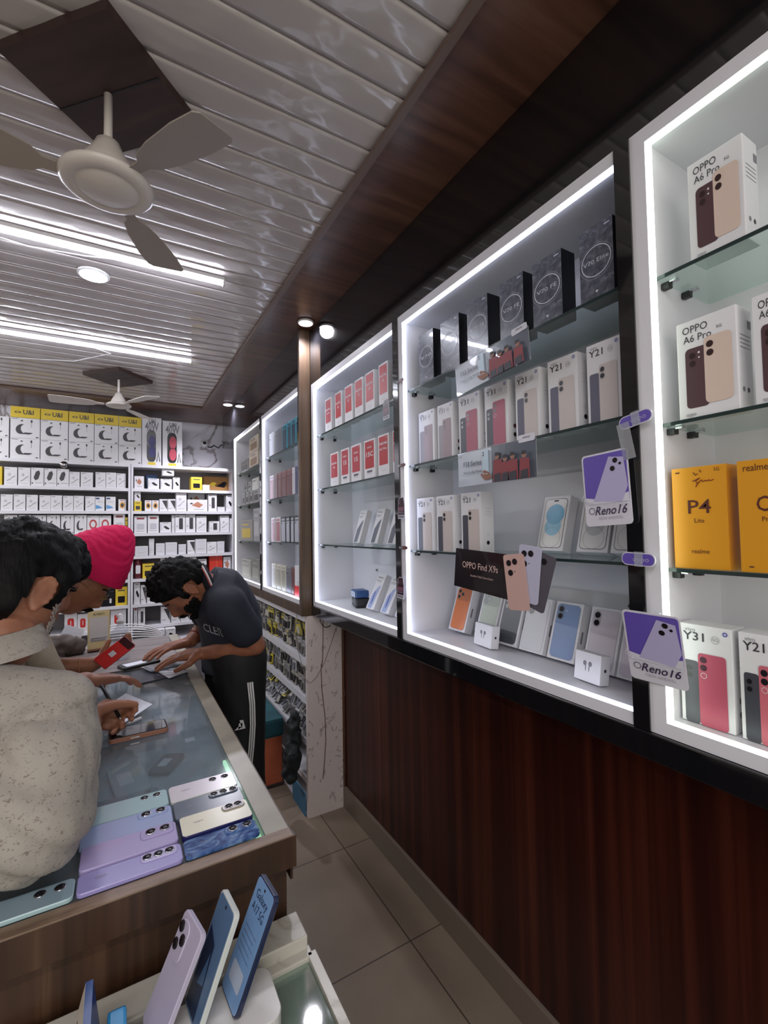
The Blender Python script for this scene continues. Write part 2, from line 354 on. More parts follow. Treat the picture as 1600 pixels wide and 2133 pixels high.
# ================================================================== FANS
fanw = mat('fan_enamel', (206, 198, 190), .3); fanb = mat('fan_blade_enamel', (150, 140, 130), .45)
def fan(x, y, zd, s, a0, rb, label, plabel, bl=None):
    p = MB(); q = .212
    p.box((-.15, -.15, -.012), (.15, .15, .012), platem).box((-.002, -.15, -.0135), (.002, .15, -.012), blackm)
    p.build('ceiling_plate', None, label=plabel, category='fan mounting board').location = (x, y, 2.357)
    bpy.data.objects[-1] if False else None
    o = empty('ceiling_fan', (x, y, zd), label=label, category='ceiling fan')
    D = 2.345-zd
    MB().cyl((0, 0, .06*s), (0, 0, D-.002), .0095*s, fanw).build('down_rod', o)
    MB().lathe([(.012*s, .115*s), (.026*s, .105*s), (.034*s, .085*s), (.052*s, .055*s), (.062*s, .030*s), (.064*s, .018*s)], fanw).build('motor_cover', o)
    MB().lathe([(.05*s, .022*s), (.085*s, .016*s), (.101*s, .004*s), (.102*s, -.002*s), (.094*s, -.010*s), (.074*s, -.014*s), (.070*s, -.0115*s), (.066*s, -.0115*s), (.062*s, -.015*s), (.01*s, -.019*s)], fanw, n=48).build('motor_disc', o)
    for k in range(3):
        a = R(a0+120*k); M = Matrix.Rotation(a, 4, 'Z') @ Matrix.Rotation(R(11), 4, 'X')
        w = [(.085, .014), (.13, .016), (.15, .034), (.20, .048), (rb*.8, .058), (rb*.97, .056), (rb, .044)]
        pts = [(r, -h) for r, h in w]+[(r, h) for r, h in w[::-1]]
        b = MB(M); b.add([(px, py, 0) for px, py in pts]+[(px, py, .003) for px, py in pts], [list(range(14))[::-1], list(range(14, 28))]+[[i, (i+1) % 14, 14+(i+1) % 14, 14+i] for i in range(14)], bl or fanb)
        b.build('blade', o)
f1 = fan(-.028, 1.27, 2.115, 1.0, 64, .36, 'white ceiling fan with a long rod hanging close overhead', 'large dark diamond-shaped wooden board the close fan hangs from')
f2 = fan(-.008, 3.667, 2.16, .78, 60, .40, 'smaller-looking white ceiling fan hanging before the back shelves', 'dark diamond-shaped wooden board above the distant fan', fanw)
for o in list(COL.objects):
    if o.name.startswith('ceiling_plate'): o.rotation_euler.z = R(45)

# ================================================================== COUNTERS
def liner_mat():
    m = mat('counter_liner', rough=.28, spec=.5); n = nd(m, 'ShaderNodeTexNoise'); n.inputs['Scale'].default_value = 9; n.inputs['Detail'].default_value = 7
    lk(m, coords(m), n.inputs['Vector']); lk(m, ramp(m, n.outputs[0], [(.3, (112, 122, 132)), (.5, (144, 152, 160)), (.7, (172, 178, 182))]), bsdf(m).inputs['Base Color']); return m
linerm = liner_mat()
border = grain('counter_border', [(.2, (126, 120, 108)), (.5, (146, 140, 126)), (.8, (164, 158, 142))], (8, 8, 8), .35, .4)
ct = empty('glass_counter', (.0, 1.7, FL), label='long shop counter with a walnut front and glass top', category='counter')
Lc = Matrix.Translation(-ct.location); CZ = .738
MB(Lc).box((-.48, .80, FL), (.255, .815, .70), walnut).build('front_panel', ct)
MB(Lc).box((-.48, .784, .685), (.268, .80, CZ), walnut, bv=.001).box((-.48, .784, CZ), (.262, .808, CZ+.002), walnut_h).build('edge_strip', ct)
MB(Lc).box((.24, .815, FL), (.255, 2.62, .70), walnut).build('side_panel', ct)
MB(Lc).box((-.48, .815, FL), (-.465, 2.62, .70), walnut).build('side_panel', ct)
MB(Lc).box((.222, .808, .70), (.262, 2.62, CZ), border).box((.262, .800, .655), (.2665, 2.62, CZ-.004), walnut).build('top_border', ct)
MB(Lc).box((-.465, .815, .60), (.222, 2.62, .712), linerm).build('display_tray', ct)
MB(Lc).box((-.48, .809, CZ-.008), (.221, 2.62, CZ), glass_top).build('glass_top', ct)
MB(Lc).box((.214, .82, .716), (.2205, 1.15, .724), mat('led_under_glass', (190, 250, 200), emit=1.1)).build('led_strip', ct)
MB(Lc).disc(0, 0, .012, mat('knot', (58, 42, 32), .5)) if False else None

lc = empty('low_display_case', (0, .5, FL), label='low glass display case with worn white ledge in front of the walnut counter', category='display case')
Lk = Matrix.Translation(-lc.location)
wornm = marble('worn_white_paint', (190, 186, 176), (166, 158, 146), 5)
LZ2 = .612
MB(Lk).box((-.9, .728, LZ2-.022), (.266, .783, LZ2), wornm, bv=.002).box((-.9, .712, LZ2-.044), (.270, .734, LZ2-.020), wornm, bv=.002).build('ledge_board', lc)
MB(Lk).box((.262, .1, .568), (.276, .72, .592), wornm, bv=.001).build('edge_rail', lc)
MB(Lk).box((-.9, .1, .578), (.261, .713, .585), glass_mat('case_glass', (200, 214, 206), .16, .04)).build('glass_top', lc)
MB(Lk).box((.262, .1, FL), (.274, .72, .568), walnut).build('side_panel', lc)
MB(Lk).box((-.9, .715, FL), (.262, .725, .568), mat('case_back', (120, 126, 120), .5)).build('back_panel', lc)
MB(Lk).box((-.9, .1, .28), (.262, .714, .30), mat('case_shelf', (136, 138, 132), .4)).build('inner_shelf', lc)
# ================================================================== BOXED GOODS
SL = (1, 1, 1)
def phone_back(b, x0, z0, x1, z1, body, cams, r=.006, lens=None, cr=.0055, y=-.0006):
    b.rect(x0, z0, x1, z1, body, y, r)
    for cx, cz in cams: b.disc(cx, cz, cr, lens or blackm, y-.0004, 14)
cardw = mat('white_card', (216, 215, 218), .45); cardg = mat('grey_print', (120, 120, 126), .5); ink = mat('ink_dark', (48, 46, 54), .5); inkg = mat('ink_grey', (130, 130, 138), .5)
cardside = mat('white_card_side', (206, 206, 210), .45)
lensd = mat('lens_dark', (22, 18, 24), .25)
def fit(s, w, size):      # width limit in em
    return None
def box_v70(t):
    m = MATS.get('stone_print') or grain('stone_print', [(.25, (54, 56, 66)), (.5, (84, 86, 98)), (.75, (122, 124, 136))], (60, 60, 60), .22, .6, coat=.4)
    bk = mat('box_black', (14, 15, 20), .3); sil = mat('silver_print', (196, 198, 210), .3)
    w, d, h = .09, .05, .195; b = MB()
    b.box((-w/2, .0, 0), (w/2, d, h), bk); b.rect(-w/2, 0, w/2, h, m, -.0004)
    b.ring(0, h*.52, .0375, .040, sil, -.001); b.ring(0, h*.515, .044, .0455, mat('silver_dim', (120, 122, 134), .3), -.0008)
    b.text(t, 0, h*.52, .016, sil, -.001, w=.062 if 'E' in t[4:] and len(t) < 8 else .068)
    b.text('vivo', -.030, h*.94, .0075, mat('silver_dim'), -.001); b.rect(.024, h*.93, .038, h*.945, sil, -.001); b.disc(0, .022, .0035, sil, -.001)
    b.box((w/2-.001, d*.48, 0), (w/2+.0004, d*.52, h), mat('box_seam', (34, 36, 44), .4))
    return b.mesh('ring_box')
def box_y(t, c1, c2, ncam=2, faint=False):
    w, d, h = .088, .05, .185; b = MB(); b.box((-w/2, 0, 0), (w/2, d, h), cardw, bv=.0012)
    p1 = mat('print_%d_%d_%d' % c1, c1, .45); p2 = mat('print_%d_%d_%d' % c2, c2, .45); tk = inkg if faint else ink
    b.text('vivo', -.024, h*.945, .011, inkg, w=.018); b.text(t, -.016, h*.875, .022, tk, off=.01, w=.036)
    b.ring(.018, h*.875, .0062, .0068, inkg); b.text('5G', .018, h*.875, .008, inkg)
    b.ring(.034, h*.945, .0022, .004, mat('print_blue', (70, 76, 160), .4))
    b.rect(-.037, .0, -.012, h*.63, p2, -.0005, .005); b.rect(-.012, .0, .034, h*.72, p1, -.0008, .006)
    for k in range(2): b.disc(-.003, h*(.655-.078*k), .0058, lensd if t != 'Y31' else mat('lens_wine', (70, 32, 46), .3), -.0012)
    if ncam > 2: b.ring(-.003, h*.50, .0044, .0052, cardw, -.0012); b.disc(-.028, h*.55, .0045, lensd, -.0010); b.disc(-.028, h*.48, .0045, lensd, -.0010)
    else: b.rect(-.0095, h*.53, .0035, h*.69, mat('print_cam_%d' % c1[0], tuple(int(v*.92) for v in c1), .45), -.001, .004)
    M = Matrix.Translation((w/2+.0002, 0, 0)) @ Matrix.Rotation(R(90), 4, 'Z')
    for k, q in ((.17, lensd), (.30, mat('print_wine', (88, 44, 56), .4) if t == 'Y31' else cardside)): b.disc(d*.5, h*k, .0062, q, -.0003, 14, M=M)
    for k in (.62, .67, .72): b.rect(d*.3, h*k, d*.8, h*k+.0012, mat('faint_line', (186, 186, 192), .5), -.0003, M=M)
    return b.mesh('phone_box')
def box_red(lines, tone=(172, 20, 30), badge=False):
    w, d, h = .078, .044, .172; b = MB(); b.box((-w/2, 0, 0), (w/2, d, h), cardw, bv=.001)
    b.rect(-.031, h*.27, .031, h*.955, mat('red_print_%d_%d' % tone[:2], tone, .4), -.0005)
    b.disc(.022, h*.915, .0022, cardw)
    for (t, z, sz, ww) in lines: b.text(t, 0, h*z, sz, cardw, -.0009, off=.02, w=ww)
    b.rect(-.016, h*.13, .016, h*.145, mat('faint_line'), -.0005)
    if badge: b.rect(-.019, h*.165, .019, h*.215, mat('badge', (84, 78, 88), .4), -.0006, .004)
    return b.mesh('phone_box')
def box_a6():
    w, d, h = .105, .055, .185; b = MB(); b.box((-w/2, 0, 0), (w/2, d, h), cardw, bv=.002)
    b.text('OPPO', -.018, h*.90, .020, ink, w=.045); b.text('A6 Pro', -.014, h*.805, .019, ink, w=.050); b.text('5G', .024, h*.845, .008, ink)
    b.rect(-.037, h*.10, .004, h*.71, mat('maroon_phone', (78, 54, 60), .4), -.0006, .008); b.rect(-.003, h*.12, .044, h*.78, mat('peach_phone', (206, 184, 172), .4), -.001, .009)
    for k in (.70, .615): b.disc(.0075, h*k, .0062, mat('lens_brown', (52, 36, 36), .3), -.0014)
    b.disc(-.024, h*.63, .006, mat('lens_brown'), -.0009); b.disc(-.024, h*.55, .006, mat('lens_brown'), -.0009); b.disc(-.012, h*.65, .002, cardw, -.0009); b.disc(-.012, h*.60, .0016, cardw, -.0009)
    b.text('oppo', -.030, h*.04, .010, inkg, w=.018)
    M = Matrix.Translation((w/2+.0002, 0, 0)) @ Matrix.Rotation(R(90), 4, 'Z')
    for k in (.60, .64, .68, .72): b.rect(d*.15, h*k, d*.85, h*k+.001, cardg, -.0003, M=M)
    b.rect(d*.72, h*.80, d*.95, h*.88, cardg, -.0003, M=M); b.disc(d*.3, h*.2, .0045, cardg, -.0003, M=M); b.disc(d*.62, h*.2, .0045, ink, -.0003, M=M)
    return b.mesh('phone_box')
def box_yel(big, sub, kind):
    w, d, h = .105, .06, .19; b = MB(); ye = mat('yellow_card', (208, 142, 14), .5); br = mat('brown_ink', (82, 34, 22), .5)
    b.box((-w/2, 0, 0), (w/2, d, h), ye, bv=.001)
    b.text(big, 0 if kind else .012, h*.60, .036, br, off=.008, w=.044 if kind else .06); b.text(sub, 0, h*.47, .012, br, w=.019)
    if kind:
        b.text('realme', 0, h*.17, .012, br, w=.034); b.text('5G', .036, h*.955, .009, br)
        for p in ([(-.008, .945), (-.004, .915), (.001, .93)], [(.004, .965), (.007, .94)]): b.tube([(x, -.0006, h*z) for x, z in p], .0007, br, 5)
        pts = [(-.010, .86), (.004, .885), (-.004, .86), (.0, .83), (.004, .856), (.008, .866), (.010, .846), (.015, .86), (.018, .85), (.021, .862), (.025, .85), (.03, .862)]
        b.tube([(x, -.0006, h*z) for x, z in pts], .0008, mat('pen_red', (120, 20, 20), .5), 5); b.tube([(.0, -.0006, h*.84), (-.004, -.0006, h*.80)], .0008, mat('pen_red'), 5)
    else: b.text('realme', -.018, h*.93, .017, br, w=.046)
    b.tube([(-.044 if kind else -.036, -.0004, h*(.955 if kind else .05)), (-.036 if kind else -.028, -.0004, h*(.955 if kind else .05))], .0012, br, 5)
    return b.mesh('phone_box')
def box_tray(col, kind=2, lab=False):      # white slim box with a phone picture
    w, d, h = .088, .034, .16; b = MB(); b.box((-w/2, 0, 0), (w/2, d, h), cardw, bv=.0012)
    c = mat('tray_%d_%d_%d' % col, col, .35); b.rect(-.0375, .006, .0375, h-.006, cardg, -.0003, .012, seg=6); b.rect(-.037, .0065, .037, h-.0065, c, -.0005, .0115, seg=6)
    dk = mat('tray_cam_%d_%d' % col[:2], tuple(int(v*.86) for v in col), .35)
    if kind == 3:
        b.rect(-.0345, h-.052, .0345, h-.009, dk, -.0008, .010)
        for cx, cz in ((-.024, -.019), (-.024, -.039), (-.007, -.029)): b.ring(cx, h+cz, .006, .0072, cardg, -.0011, 16); b.disc(cx, h+cz, .006, lensd, -.0013)
    else:
        b.rect(-.034, h-.052, -.013, h-.010, dk, -.0008, .0095)
        for cz in (-.021, -.041): b.ring(-.0235, h+cz, .0075, .0085, cardg, -.0011, 16); b.disc(-.0235, h+cz, .0075, lensd, -.0013)
        b.disc(-.006, h-.024, .0017, cardw, -.0010)
    M = Matrix.Translation((w/2+.0002, 0, 0)) @ Matrix.Rotation(R(90), 4, 'Z')
    b.rect(d*.25, .004, d*.75, .022, ink, -.0003, M=M) if lab else b.rect(d*.3, h*.35, d*.5, h*.55, cardg, -.0003, M=M)
    return b.mesh('phone_box')
def box_front(c1, c2):      # phone shown from the front with two overlapping discs
    w, d, h = .088, .034, .16; b = MB(); b.box((-w/2, 0, 0), (w/2, d, h), cardw, bv=.0012)
    b.rect(-.037, .008, .037, h-.008, ink, -.0003, .012, seg=6); b.rect(-.0355, .0095, .0355, h-.0095, mat('pale_screen_%d' % c1[0], (214, 212, 210), .3), -.0006, .0108, seg=6)
    b.disc(0, h*.44, .027, mat('orb_%d' % c2[0], c2, .3), -.0008, 28); b.disc(.002, h*.66, .030, mat('orb_%d' % c1[0], c1, .3), -.0010, 28)
    b.ring(0, h*.24, .029, .0297, cardg, -.0009); b.rect(-.008, h-.0165, .008, h-.0125, blackm, -.0012, .002)
    return b.mesh('phone_box')
def box_slim(title, lines, col, acc=None):
    w, d, h = .072, .03, .17; b = MB(); b.box((-w/2, 0, 0), (w/2, d, h), cardw, bv=.001)
    b.text(title, -.004, h*.90, .0105, ink, w=.046); b.text(lines, -.010, h*.79, .015, ink, w=.034)
    b.poly([(-.026, -.0006, .004), (.010, -.0006, .004), (.024, -.0006, h*.70), (.004, -.0006, h*.62), (-.022, -.0006, h*.42)], mat('wedge_%d' % col[2], col, .35))
    if acc: b.ell((-.004, -.0008, h*.32), (.0045, .0004, h*.2), acc, 12)
    return b.mesh('phone_box')
def box_buds(t):
    w, d, h = .068, .03, .068; b = MB(); b.box((-w/2, 0, 0), (w/2, d, h), cardw, bv=.001)
    for k in (-1, 1): b.ell((k*.007, -.0003, h*.62), (.0045, .0006, .006), cardg, 10); b.ell((k*.0045, -.0003, h*.48), (.0012, .0006, .009), cardg, 8)
    M = Matrix.Translation((w/2+.0002, 0, 0)) @ Matrix.Rotation(R(90), 4, 'Z'); b.disc(d*.5, h*.5, .004, ink, -.0003, M=M)
    return b.mesh('small_box')

def wall_item(me, name, label, cat, pl, pr, py, xp, z, pt=None, grp=None, tilt=0, dz=0, yaw=0, sx=None):
    """stand a box, front towards -x, between two picture columns, on the shelf at height z"""
    y0 = onX(pl, py, xp).y; y1 = onX(pr, py, xp).y
    w = me.dimw; h = me.dimh; s = sx or (y0-y1)/w
    zz = (pt_z(pl, pt, xp)-z)/h if pt else 1
    o = link(name, me.data, None, label=label, category=cat, group=grp)
    o.scale = (s, 1, zz); o.rotation_mode = 'XYZ'
    o.rotation_euler = (R(-tilt), 0, R(-90+yaw)); lift = me.dimd*math.sin(R(tilt))
    o.location = (xp, (y0+y1)/2, z+lift+.0006+dz); return o
def pt_z(px, py, x): return onX(px, py, x).z
class D:
    def __init__(s, me):
        s.data = me; xs = [v.co.x for v in me.vertices]; ys = [v.co.y for v in me.vertices]; zs = [v.co.z for v in me.vertices]
        s.dimw = max(xs)-min(xs); s.dimd = max(ys); s.dimh = max(zs)
V1, V2, V3 = D(box_v70('V70 FE')), D(box_v70('V70 Elite')), D(box_v70('V70'))
Y31p, Y31, Y21 = D(box_y('Y31', (152, 132, 136), (146, 140, 146), 2, True)), D(box_y('Y31', (168, 84, 104), (72, 72, 84), 3)), D(box_y('Y21', (196, 186, 182), (88, 86, 104)))
Y21b = D(box_y('Y21', (196, 184, 178), (58, 58, 70)))
A6 = D(box_a6()); P4 = D(box_yel('P4', 'Lite', 1)); C8 = D(box_yel('C85', 'Pro', 0))
G = 'phone boxes in the lit cabinets'
far = 'from the far end'
# widest cabinet, top shelf
row = [(873, 903, 740, 682, V3), (918, 957, 715, 650, V1), (973.5, 1017, 690, 608.5, V1), (1042, 1092, 670, 562, V1), (1110, 1172, 620, 514, V1), (1207, 1279, 540, 444, V2)]
for k, (a, b_, m_, t_, me) in enumerate(row):
    xp = .932
    o = wall_item(me, 'phone_box', None, 'phone box', a, b_, m_, xp, Z2[0], grp='ring-print phone boxes'); o.scale.z = (onX(b_, t_, xp).z-Z2[0])/me.dimh
    o['label'] = 'dark box with a silver ring, %s of six on the widest cabinet\'s top shelf' % ORD[k]
for k, (a, b_, m_, t_, me) in enumerate([(873, 905, 915, 816, Y31p), (912, 944, 910, 796, Y31p), (956, 1000, 890, 772, Y31), (1010, 1059, 870, 808, Y31), (1074, 1125, 845, 782, Y21), (1142, 1205, 825, 756, Y21), (1224, 1297, 820, 725, Y21)]):
    xp = .95; o = wall_item(me, 'phone_box', None, 'phone box', a, b_, m_, xp, Z2[1], grp='white phone boxes in the widest cabinet')
    pic = ['faded grey phone picture', 'faded mauve phone picture', 'pink phone picture', 'pink phone picture', 'beige phone picture', 'beige phone picture', 'beige phone picture'][k]
    o['label'] = 'white box with a %s, %s of seven, widest cabinet\'s second shelf' % (pic, ORD[k]); o.scale.z = 1.02
for k, (a, b_, m_) in enumerate([(869, 903, 1090), (910, 946, 1090), (961, 1003, 1090)]):
    wall_item(Y21b, 'phone_box', 'white box with two-tone phone picture, %s of three below the hanging photo banner' % ORD[k], 'phone box', a, b_, m_, .935, Z2[2], grp='white phone boxes in the widest cabinet').scale.z = 1.0
FB, FG, FW = D(box_front((96, 158, 190), (130, 180, 204))), D(box_front((150, 152, 156), (176, 178, 182))), D(box_front((200, 190, 200), (214, 206, 214)))
for me, a, b_, lab in ((FB, 1115, 1174, 'white box with a blue bubble screen picture, leaning on the third glass shelf'), (FG, 1203, 1262, 'white box with a grey bubble screen picture, half hidden by the purple hanging card'), (FW, 1286, 1330, 'white box with a bubble screen picture, mostly hidden behind the black dividing post')):
    wall_item(me, 'phone_box', lab, 'phone box', a, b_, 1150, 1.04, Z2[2], tilt=16, grp='screen-picture phone boxes', sx=1.02)
TR = [(933, 968, 1317, (214, 122, 70), 3, 'orange'), (990, 1025, 1328, (168, 178, 160), 3, 'pale green'), (1033, 1072, 1343, (74, 76, 82), 2, 'charcoal'), (1078, 1132, 1360, (206, 206, 208), 2, 'white'), (1140, 1193, 1380, (128, 148, 184), 2, 'light blue'), (1218, 1272, 1408, (200, 192, 200), 2, 'pale lilac'), (1297, 1345, 1425, (206, 196, 206), 2, 'faint pink')]
for a, b_, m_, c, kd, nm in TR:
    wall_item(D(box_tray(c, kd)), 'phone_box', 'slim white box with a %s phone picture, leaning on the widest cabinet\'s floor' % nm, 'phone box', a, b_, m_, 1.035, .889, tilt=19, grp='slim white phone boxes leaning in a row', sx=1.0)
BU = D(box_buds(''))
wall_item(BU, 'earbuds_box', 'small white earbuds box standing before the pale green phone box', 'earbuds box', 984, 1024, 1335, .985, .889, tilt=8, grp='small white earbuds boxes', yaw=-6)
wall_item(BU, 'earbuds_box', 'small white earbuds box standing before the pale lilac phone box', 'earbuds box', 1193, 1251, 1410, .965, .889, tilt=8, grp='small white earbuds boxes', yaw=-6)
# red and white boxes
L7 = [('REDMI', .70, .0125, .048), ('A7', .58, .014, .018)]
RB = {'a': D(box_red([('REDMI', .66, .0125, .048), ('13 Pro', .55, .012, .036)], (168, 44, 50))), 'b': D(box_red(L7)), 'c': D(box_red([('REDMI', .68, .0125, .048), ('A5', .56, .014, .018)])),
      'd': D(box_red([('REDMI', .78, .010, .03), ('15', .6, .028, .026)], (172, 52, 64), True)), 'e': D(box_red([('REDMI', .8, .009, .03), ('15C', .62, .028, .048)], (166, 8, 16), True)), 'f': D(box_red([('REDMI', .78, .014, .052), ('A7 Pro', .65, .014, .052)]))}
for k, (a, b_, t) in enumerate([(677, 690, 'a'), (697.5, 711.5, 'c'), (718, 734, 'b'), (739, 756, 'b'), (761, 780, 'b'), (789.5, 809, 'b')]):
    wall_item(RB[t], 'phone_box', 'red and white box, %s of six %s on the top shelf' % (ORD[k], far), 'phone box', a, b_, 830, .93, Z1[0], grp='red and white phone boxes')
for k, (a, b_, t) in enumerate([(688, 704.5, 'c'), (710, 727, 'd'), (731.5, 752, 'd'), (758.5, 781.5, 'e'), (788, 810.5, 'f'), (818.5, 832, 'b')]):
    wall_item(RB[t], 'phone_box', 'red and white box, %s of six %s on the second shelf' % (ORD[k], far), 'phone box', a, b_, 950, .94, Z1[1], grp='red and white phone boxes')
SA, SB = D(box_slim('Galaxy', 'A7', (92, 96, 108))), D(box_slim('Galaxy', 'F7 5G', (150, 164, 200), mat('pen_blue', (50, 70, 160), .4)))
for k, (a, b_) in enumerate([(734, 749), (768, 787), (806, 822)]):
    wall_item(SA, 'phone_box', 'slim white box with a dark grey wedge, %s of three on the third shelf' % ORD[k], 'phone box', a, b_, 1128, 1.02, Z1[2], tilt=17, grp='slim white boxes with grey wedges', sx=1.0)
for k, (a, b_) in enumerate([(759, 781), (789, 811), (822, 840)]):
    wall_item(SB, 'phone_box', 'slim white box with a pale blue wedge, %s of three on the cabinet floor' % ORD[k], 'phone box', a, b_, 1272, .99, .889, tilt=26, grp='slim white boxes with blue wedges', sx=1.0)
tb = MB().box((-.05, 0, 0), (.05, .075, .045), mat('black_pack', (24, 26, 32), .4), bv=.01).text('O Play', -.01, .025, .014, cardw, -.0006)
o = tb.build('gadget_case', None, label='black rounded case lying under the blue one on the cabinet floor', category='case'); o.location = (.99, 2.02, .8895); o.rotation_euler.z = R(-105)
tb = MB().box((-.045, 0, 0), (.045, .07, .036), mat('blue_pack', (44, 78, 132), .4), bv=.009).rect(-.03, .004, .04, .03, mat('pale_pack', (168, 182, 200), .4), -.0006, .005).text('bolt', .01, .018, .010, ink, -.001)
o = tb.build('gadget_case', None, label='blue and pale grey rounded case stacked on the black case', category='case'); o.location = (.985, 2.015, .9355); o.rotation_euler.z = R(-100)
# cabinet with yellow boxes
wall_item(A6, 'phone_box', 'white box with maroon and peach phones, alone on the top shelf', 'phone box', 1434, 1553, 430, .928, Z3[0], grp='white boxes with maroon and peach phones')
wall_item(A6, 'phone_box', 'white box with maroon and peach phones, second shelf, beside the lit upright strip', 'phone box', 1411, 1539, 760, .928, Z3[1], grp='white boxes with maroon and peach phones')
o = wall_item(A6, 'phone_box', 'white box with maroon and peach phones, second shelf, cut by the picture edge', 'phone box', 1569, 1700, 720, .928, Z3[1], grp='white boxes with maroon and peach phones')
wall_item(P4, 'phone_box', 'yellow box printed in brown with a red handwritten scribble at its top', 'phone box', 1403, 1517, 1090, .930, Z3[2], grp='yellow phone boxes')
wall_item(C8, 'phone_box', 'yellow box without handwriting, beside the scribbled one', 'phone box', 1540, 1665, 1090, .925, Z3[2], grp='yellow phone boxes')
bx = MB().box((-.05, 0, 0), (.05, .05, .185), MATS['yellow_card'], bv=.001).build('phone_box', None, label='plain yellow box standing edge-on behind the scribbled yellow box', category='phone box', group='yellow phone boxes')
bx.location = (1.035, .445, Z3[2]+.0006); bx.rotation_euler.z = R(-90)
Y31s = D(box_y('Y31', (176, 78, 100), (78, 78, 86), 3)); Y2 = D(box_y('Y21', (190, 96, 110), (60, 60, 70), 3))
wall_item(Y31s, 'phone_box', 'white box with a bright pink phone picture, partly behind the lower purple card', 'phone box', 1419, 1529, 1430, .945, .889, grp='white boxes on the floor of the yellow-box cabinet')
wall_item(Y2, 'phone_box', 'white box with dark and pink phones, cut by the picture edge at the cabinet floor', 'phone box', 1544, 1660, 1470, .945, .889, grp='white boxes on the floor of the yellow-box cabinet')
for x, y in ((1.124, .70), (1.124, 2.02)):
    MB().cyl((-.004, 0, 0), (.001, 0, 0), .005, chrome, n=16).cyl((-.0046, 0, 0), (-.0038, 0, 0), .0025, blackm, n=12).build('screw_cap', None, label='small round screw cap on the back of the %s cabinet' % ('widest' if y < 1 else 'red-box'), category='screw cap').location = (x, y, 1.06)
# ================================================================== HANGING CARDS
purple = mat('card_purple', (96, 78, 168), .3, coat=.5); lilac = mat('card_lilac', (176, 170, 204), .3, coat=.5); lilw = mat('card_pale', (206, 204, 214), .3, coat=.5)
maroonc = mat('card_maroon', (58, 26, 38), .3, coat=.4)
def card(b, name, label, cat, px, py, x, grp=None, yaw=0, roll=0, pitch=0):
    o = b.build(name, None, label=label, category=cat, group=grp); o.location = onX(px, py, x); o.rotation_euler = (R(pitch), R(roll), R(-90+yaw)); return o
def reno(clip=True):
    b = MB(); w, h = .105, .155
    b.prism(rr_pts(-w/2, -h, w/2, 0, .008), 0, .0015, lilw); b.prism(rr_pts(-w/2+.004, -h*.70, w/2-.003, -.004, .006), -.0006, 0, purple)
    b.poly([(-.030, -.0012, -h*.66), (.012, -.0012, -.012), (.044, -.0012, -.018), (.049, -.0012, -h*.50), (.034, -.0012, -h*.7)], lilac)
    for cx, cz in ((.026, -.022), (.019, -.038), (.036, -.030)): b.disc(cx, cz, .0055 if cx < .03 else .003, lensd, -.0018)
    b.poly([(-w/2+.004, -.0009, -h*.70), (-w/2+.004, -.0009, -h*.60), (.0, -.0009, -h*.66), (w/2-.003, -.0009, -h*.58), (w/2-.003, -.0009, -h*.70)], lilw)
    b.text('Reno16', .008, -h*.80, .026, mat('reno_ink', (56, 44, 74), .4), -.0010, shear=.35, w=.070, off=.012); b.ring(-.036, -h*.79, .006, .0072, mat('reno_ink'), -.0010)
    b.text('NEW ARRIVAL', .006, -h*.90, .010, mat('reno_gold', (176, 168, 176), .4), -.0010, w=.055)
    b.tube([(-.050, -.004, -.085), (-.056, -.004, -.098), (-.030, -.006, -.108), (.02, -.006, -.112), (.048, -.004, -.112)], .0012, clearp, 6)
    return b
def pill(col, t):
    b = MB(); b.prism(rr_pts(-.034, -.013, .034, .013, .012), 0, .002, lilw); b.prism(rr_pts(-.032, -.011, .032, .011, .0105), -.0006, 0, col)
    if t: b.text(t, .006, .0, .014, lilac, -.0012, w=.032)
    b.box((-.006, -.003, -.014), (.010, -.001, .015), clearp); return b
card(reno(), 'hanging_card', 'purple and white hanging card with a phone picture, over the grey-bubble box', 'hanging card', 1256, 942, .885, 'purple hanging cards', roll=-3)
MB().box((-.014, 0, -.075), (.012, .001, 0), clearp).build('clear_tape', None, label='clear tape strip holding the upper purple hanging card', category='tape').location = (0, 0, 0)
o = bpy.data.objects['clear_tape']; o.location = onX(1297, 882, .884); o.rotation_euler = (0, R(-10), R(-90))
card(pill(purple, 'oppo'), 'shelf_tag', 'rounded purple tag across the black post at the second shelf', 'shelf tag', 1323, 873, .886, 'purple shelf tags', roll=-9)
card(pill(purple, 'oppo'), 'shelf_tag', 'rounded purple tag across the black post at the third shelf', 'shelf tag', 1329, 1165, .886, 'purple shelf tags', roll=2)
card(reno().box((-.008, .001, -.012), (.008, .030, -.010), clearp), 'hanging_card', 'purple hanging card, tipped forward, low over the black post', 'hanging card', 1352, 1277, .862, 'purple hanging cards', yaw=6, roll=1, pitch=14).scale = (.98, 1, .93)
def wob():
    b = MB(); b.prism([(-.022, -.078), (.024, -.078), (.024, -.03), (.018, 0), (-.008, 0), (-.020, -.012)], 0, .0015, lilw)
    b.prism([(-.019, -.064), (.021, -.064), (.021, -.03), (.016, -.002), (-.007, -.002), (-.018, -.014)], -.0006, 0, maroonc)
    b.text('NEW ARRIVAL', .001, -.055, .007, lilac, -.001, w=.034); b.rect(-.018, -.050, .019, -.036, mat('maroon_light', (120, 74, 92), .4), -.0009); b.ring(-.012, -.02, .003, .004, lilac, -.001)
    b.rect(-.017, -.074, .018, -.067, mat('card_grey', (120, 118, 132), .4), -.0008); return b
for k, (px, py, nm) in enumerate([(803, 832, 'top'), (835, 1036, 'third'), (834, 1202, 'lowest')]):
    card(wob(), 'hanging_tag', 'dark maroon hanging tag below the %s shelf beside the black post' % nm, 'hanging tag', px, py, .888, 'maroon hanging tags', roll=k*2-2)
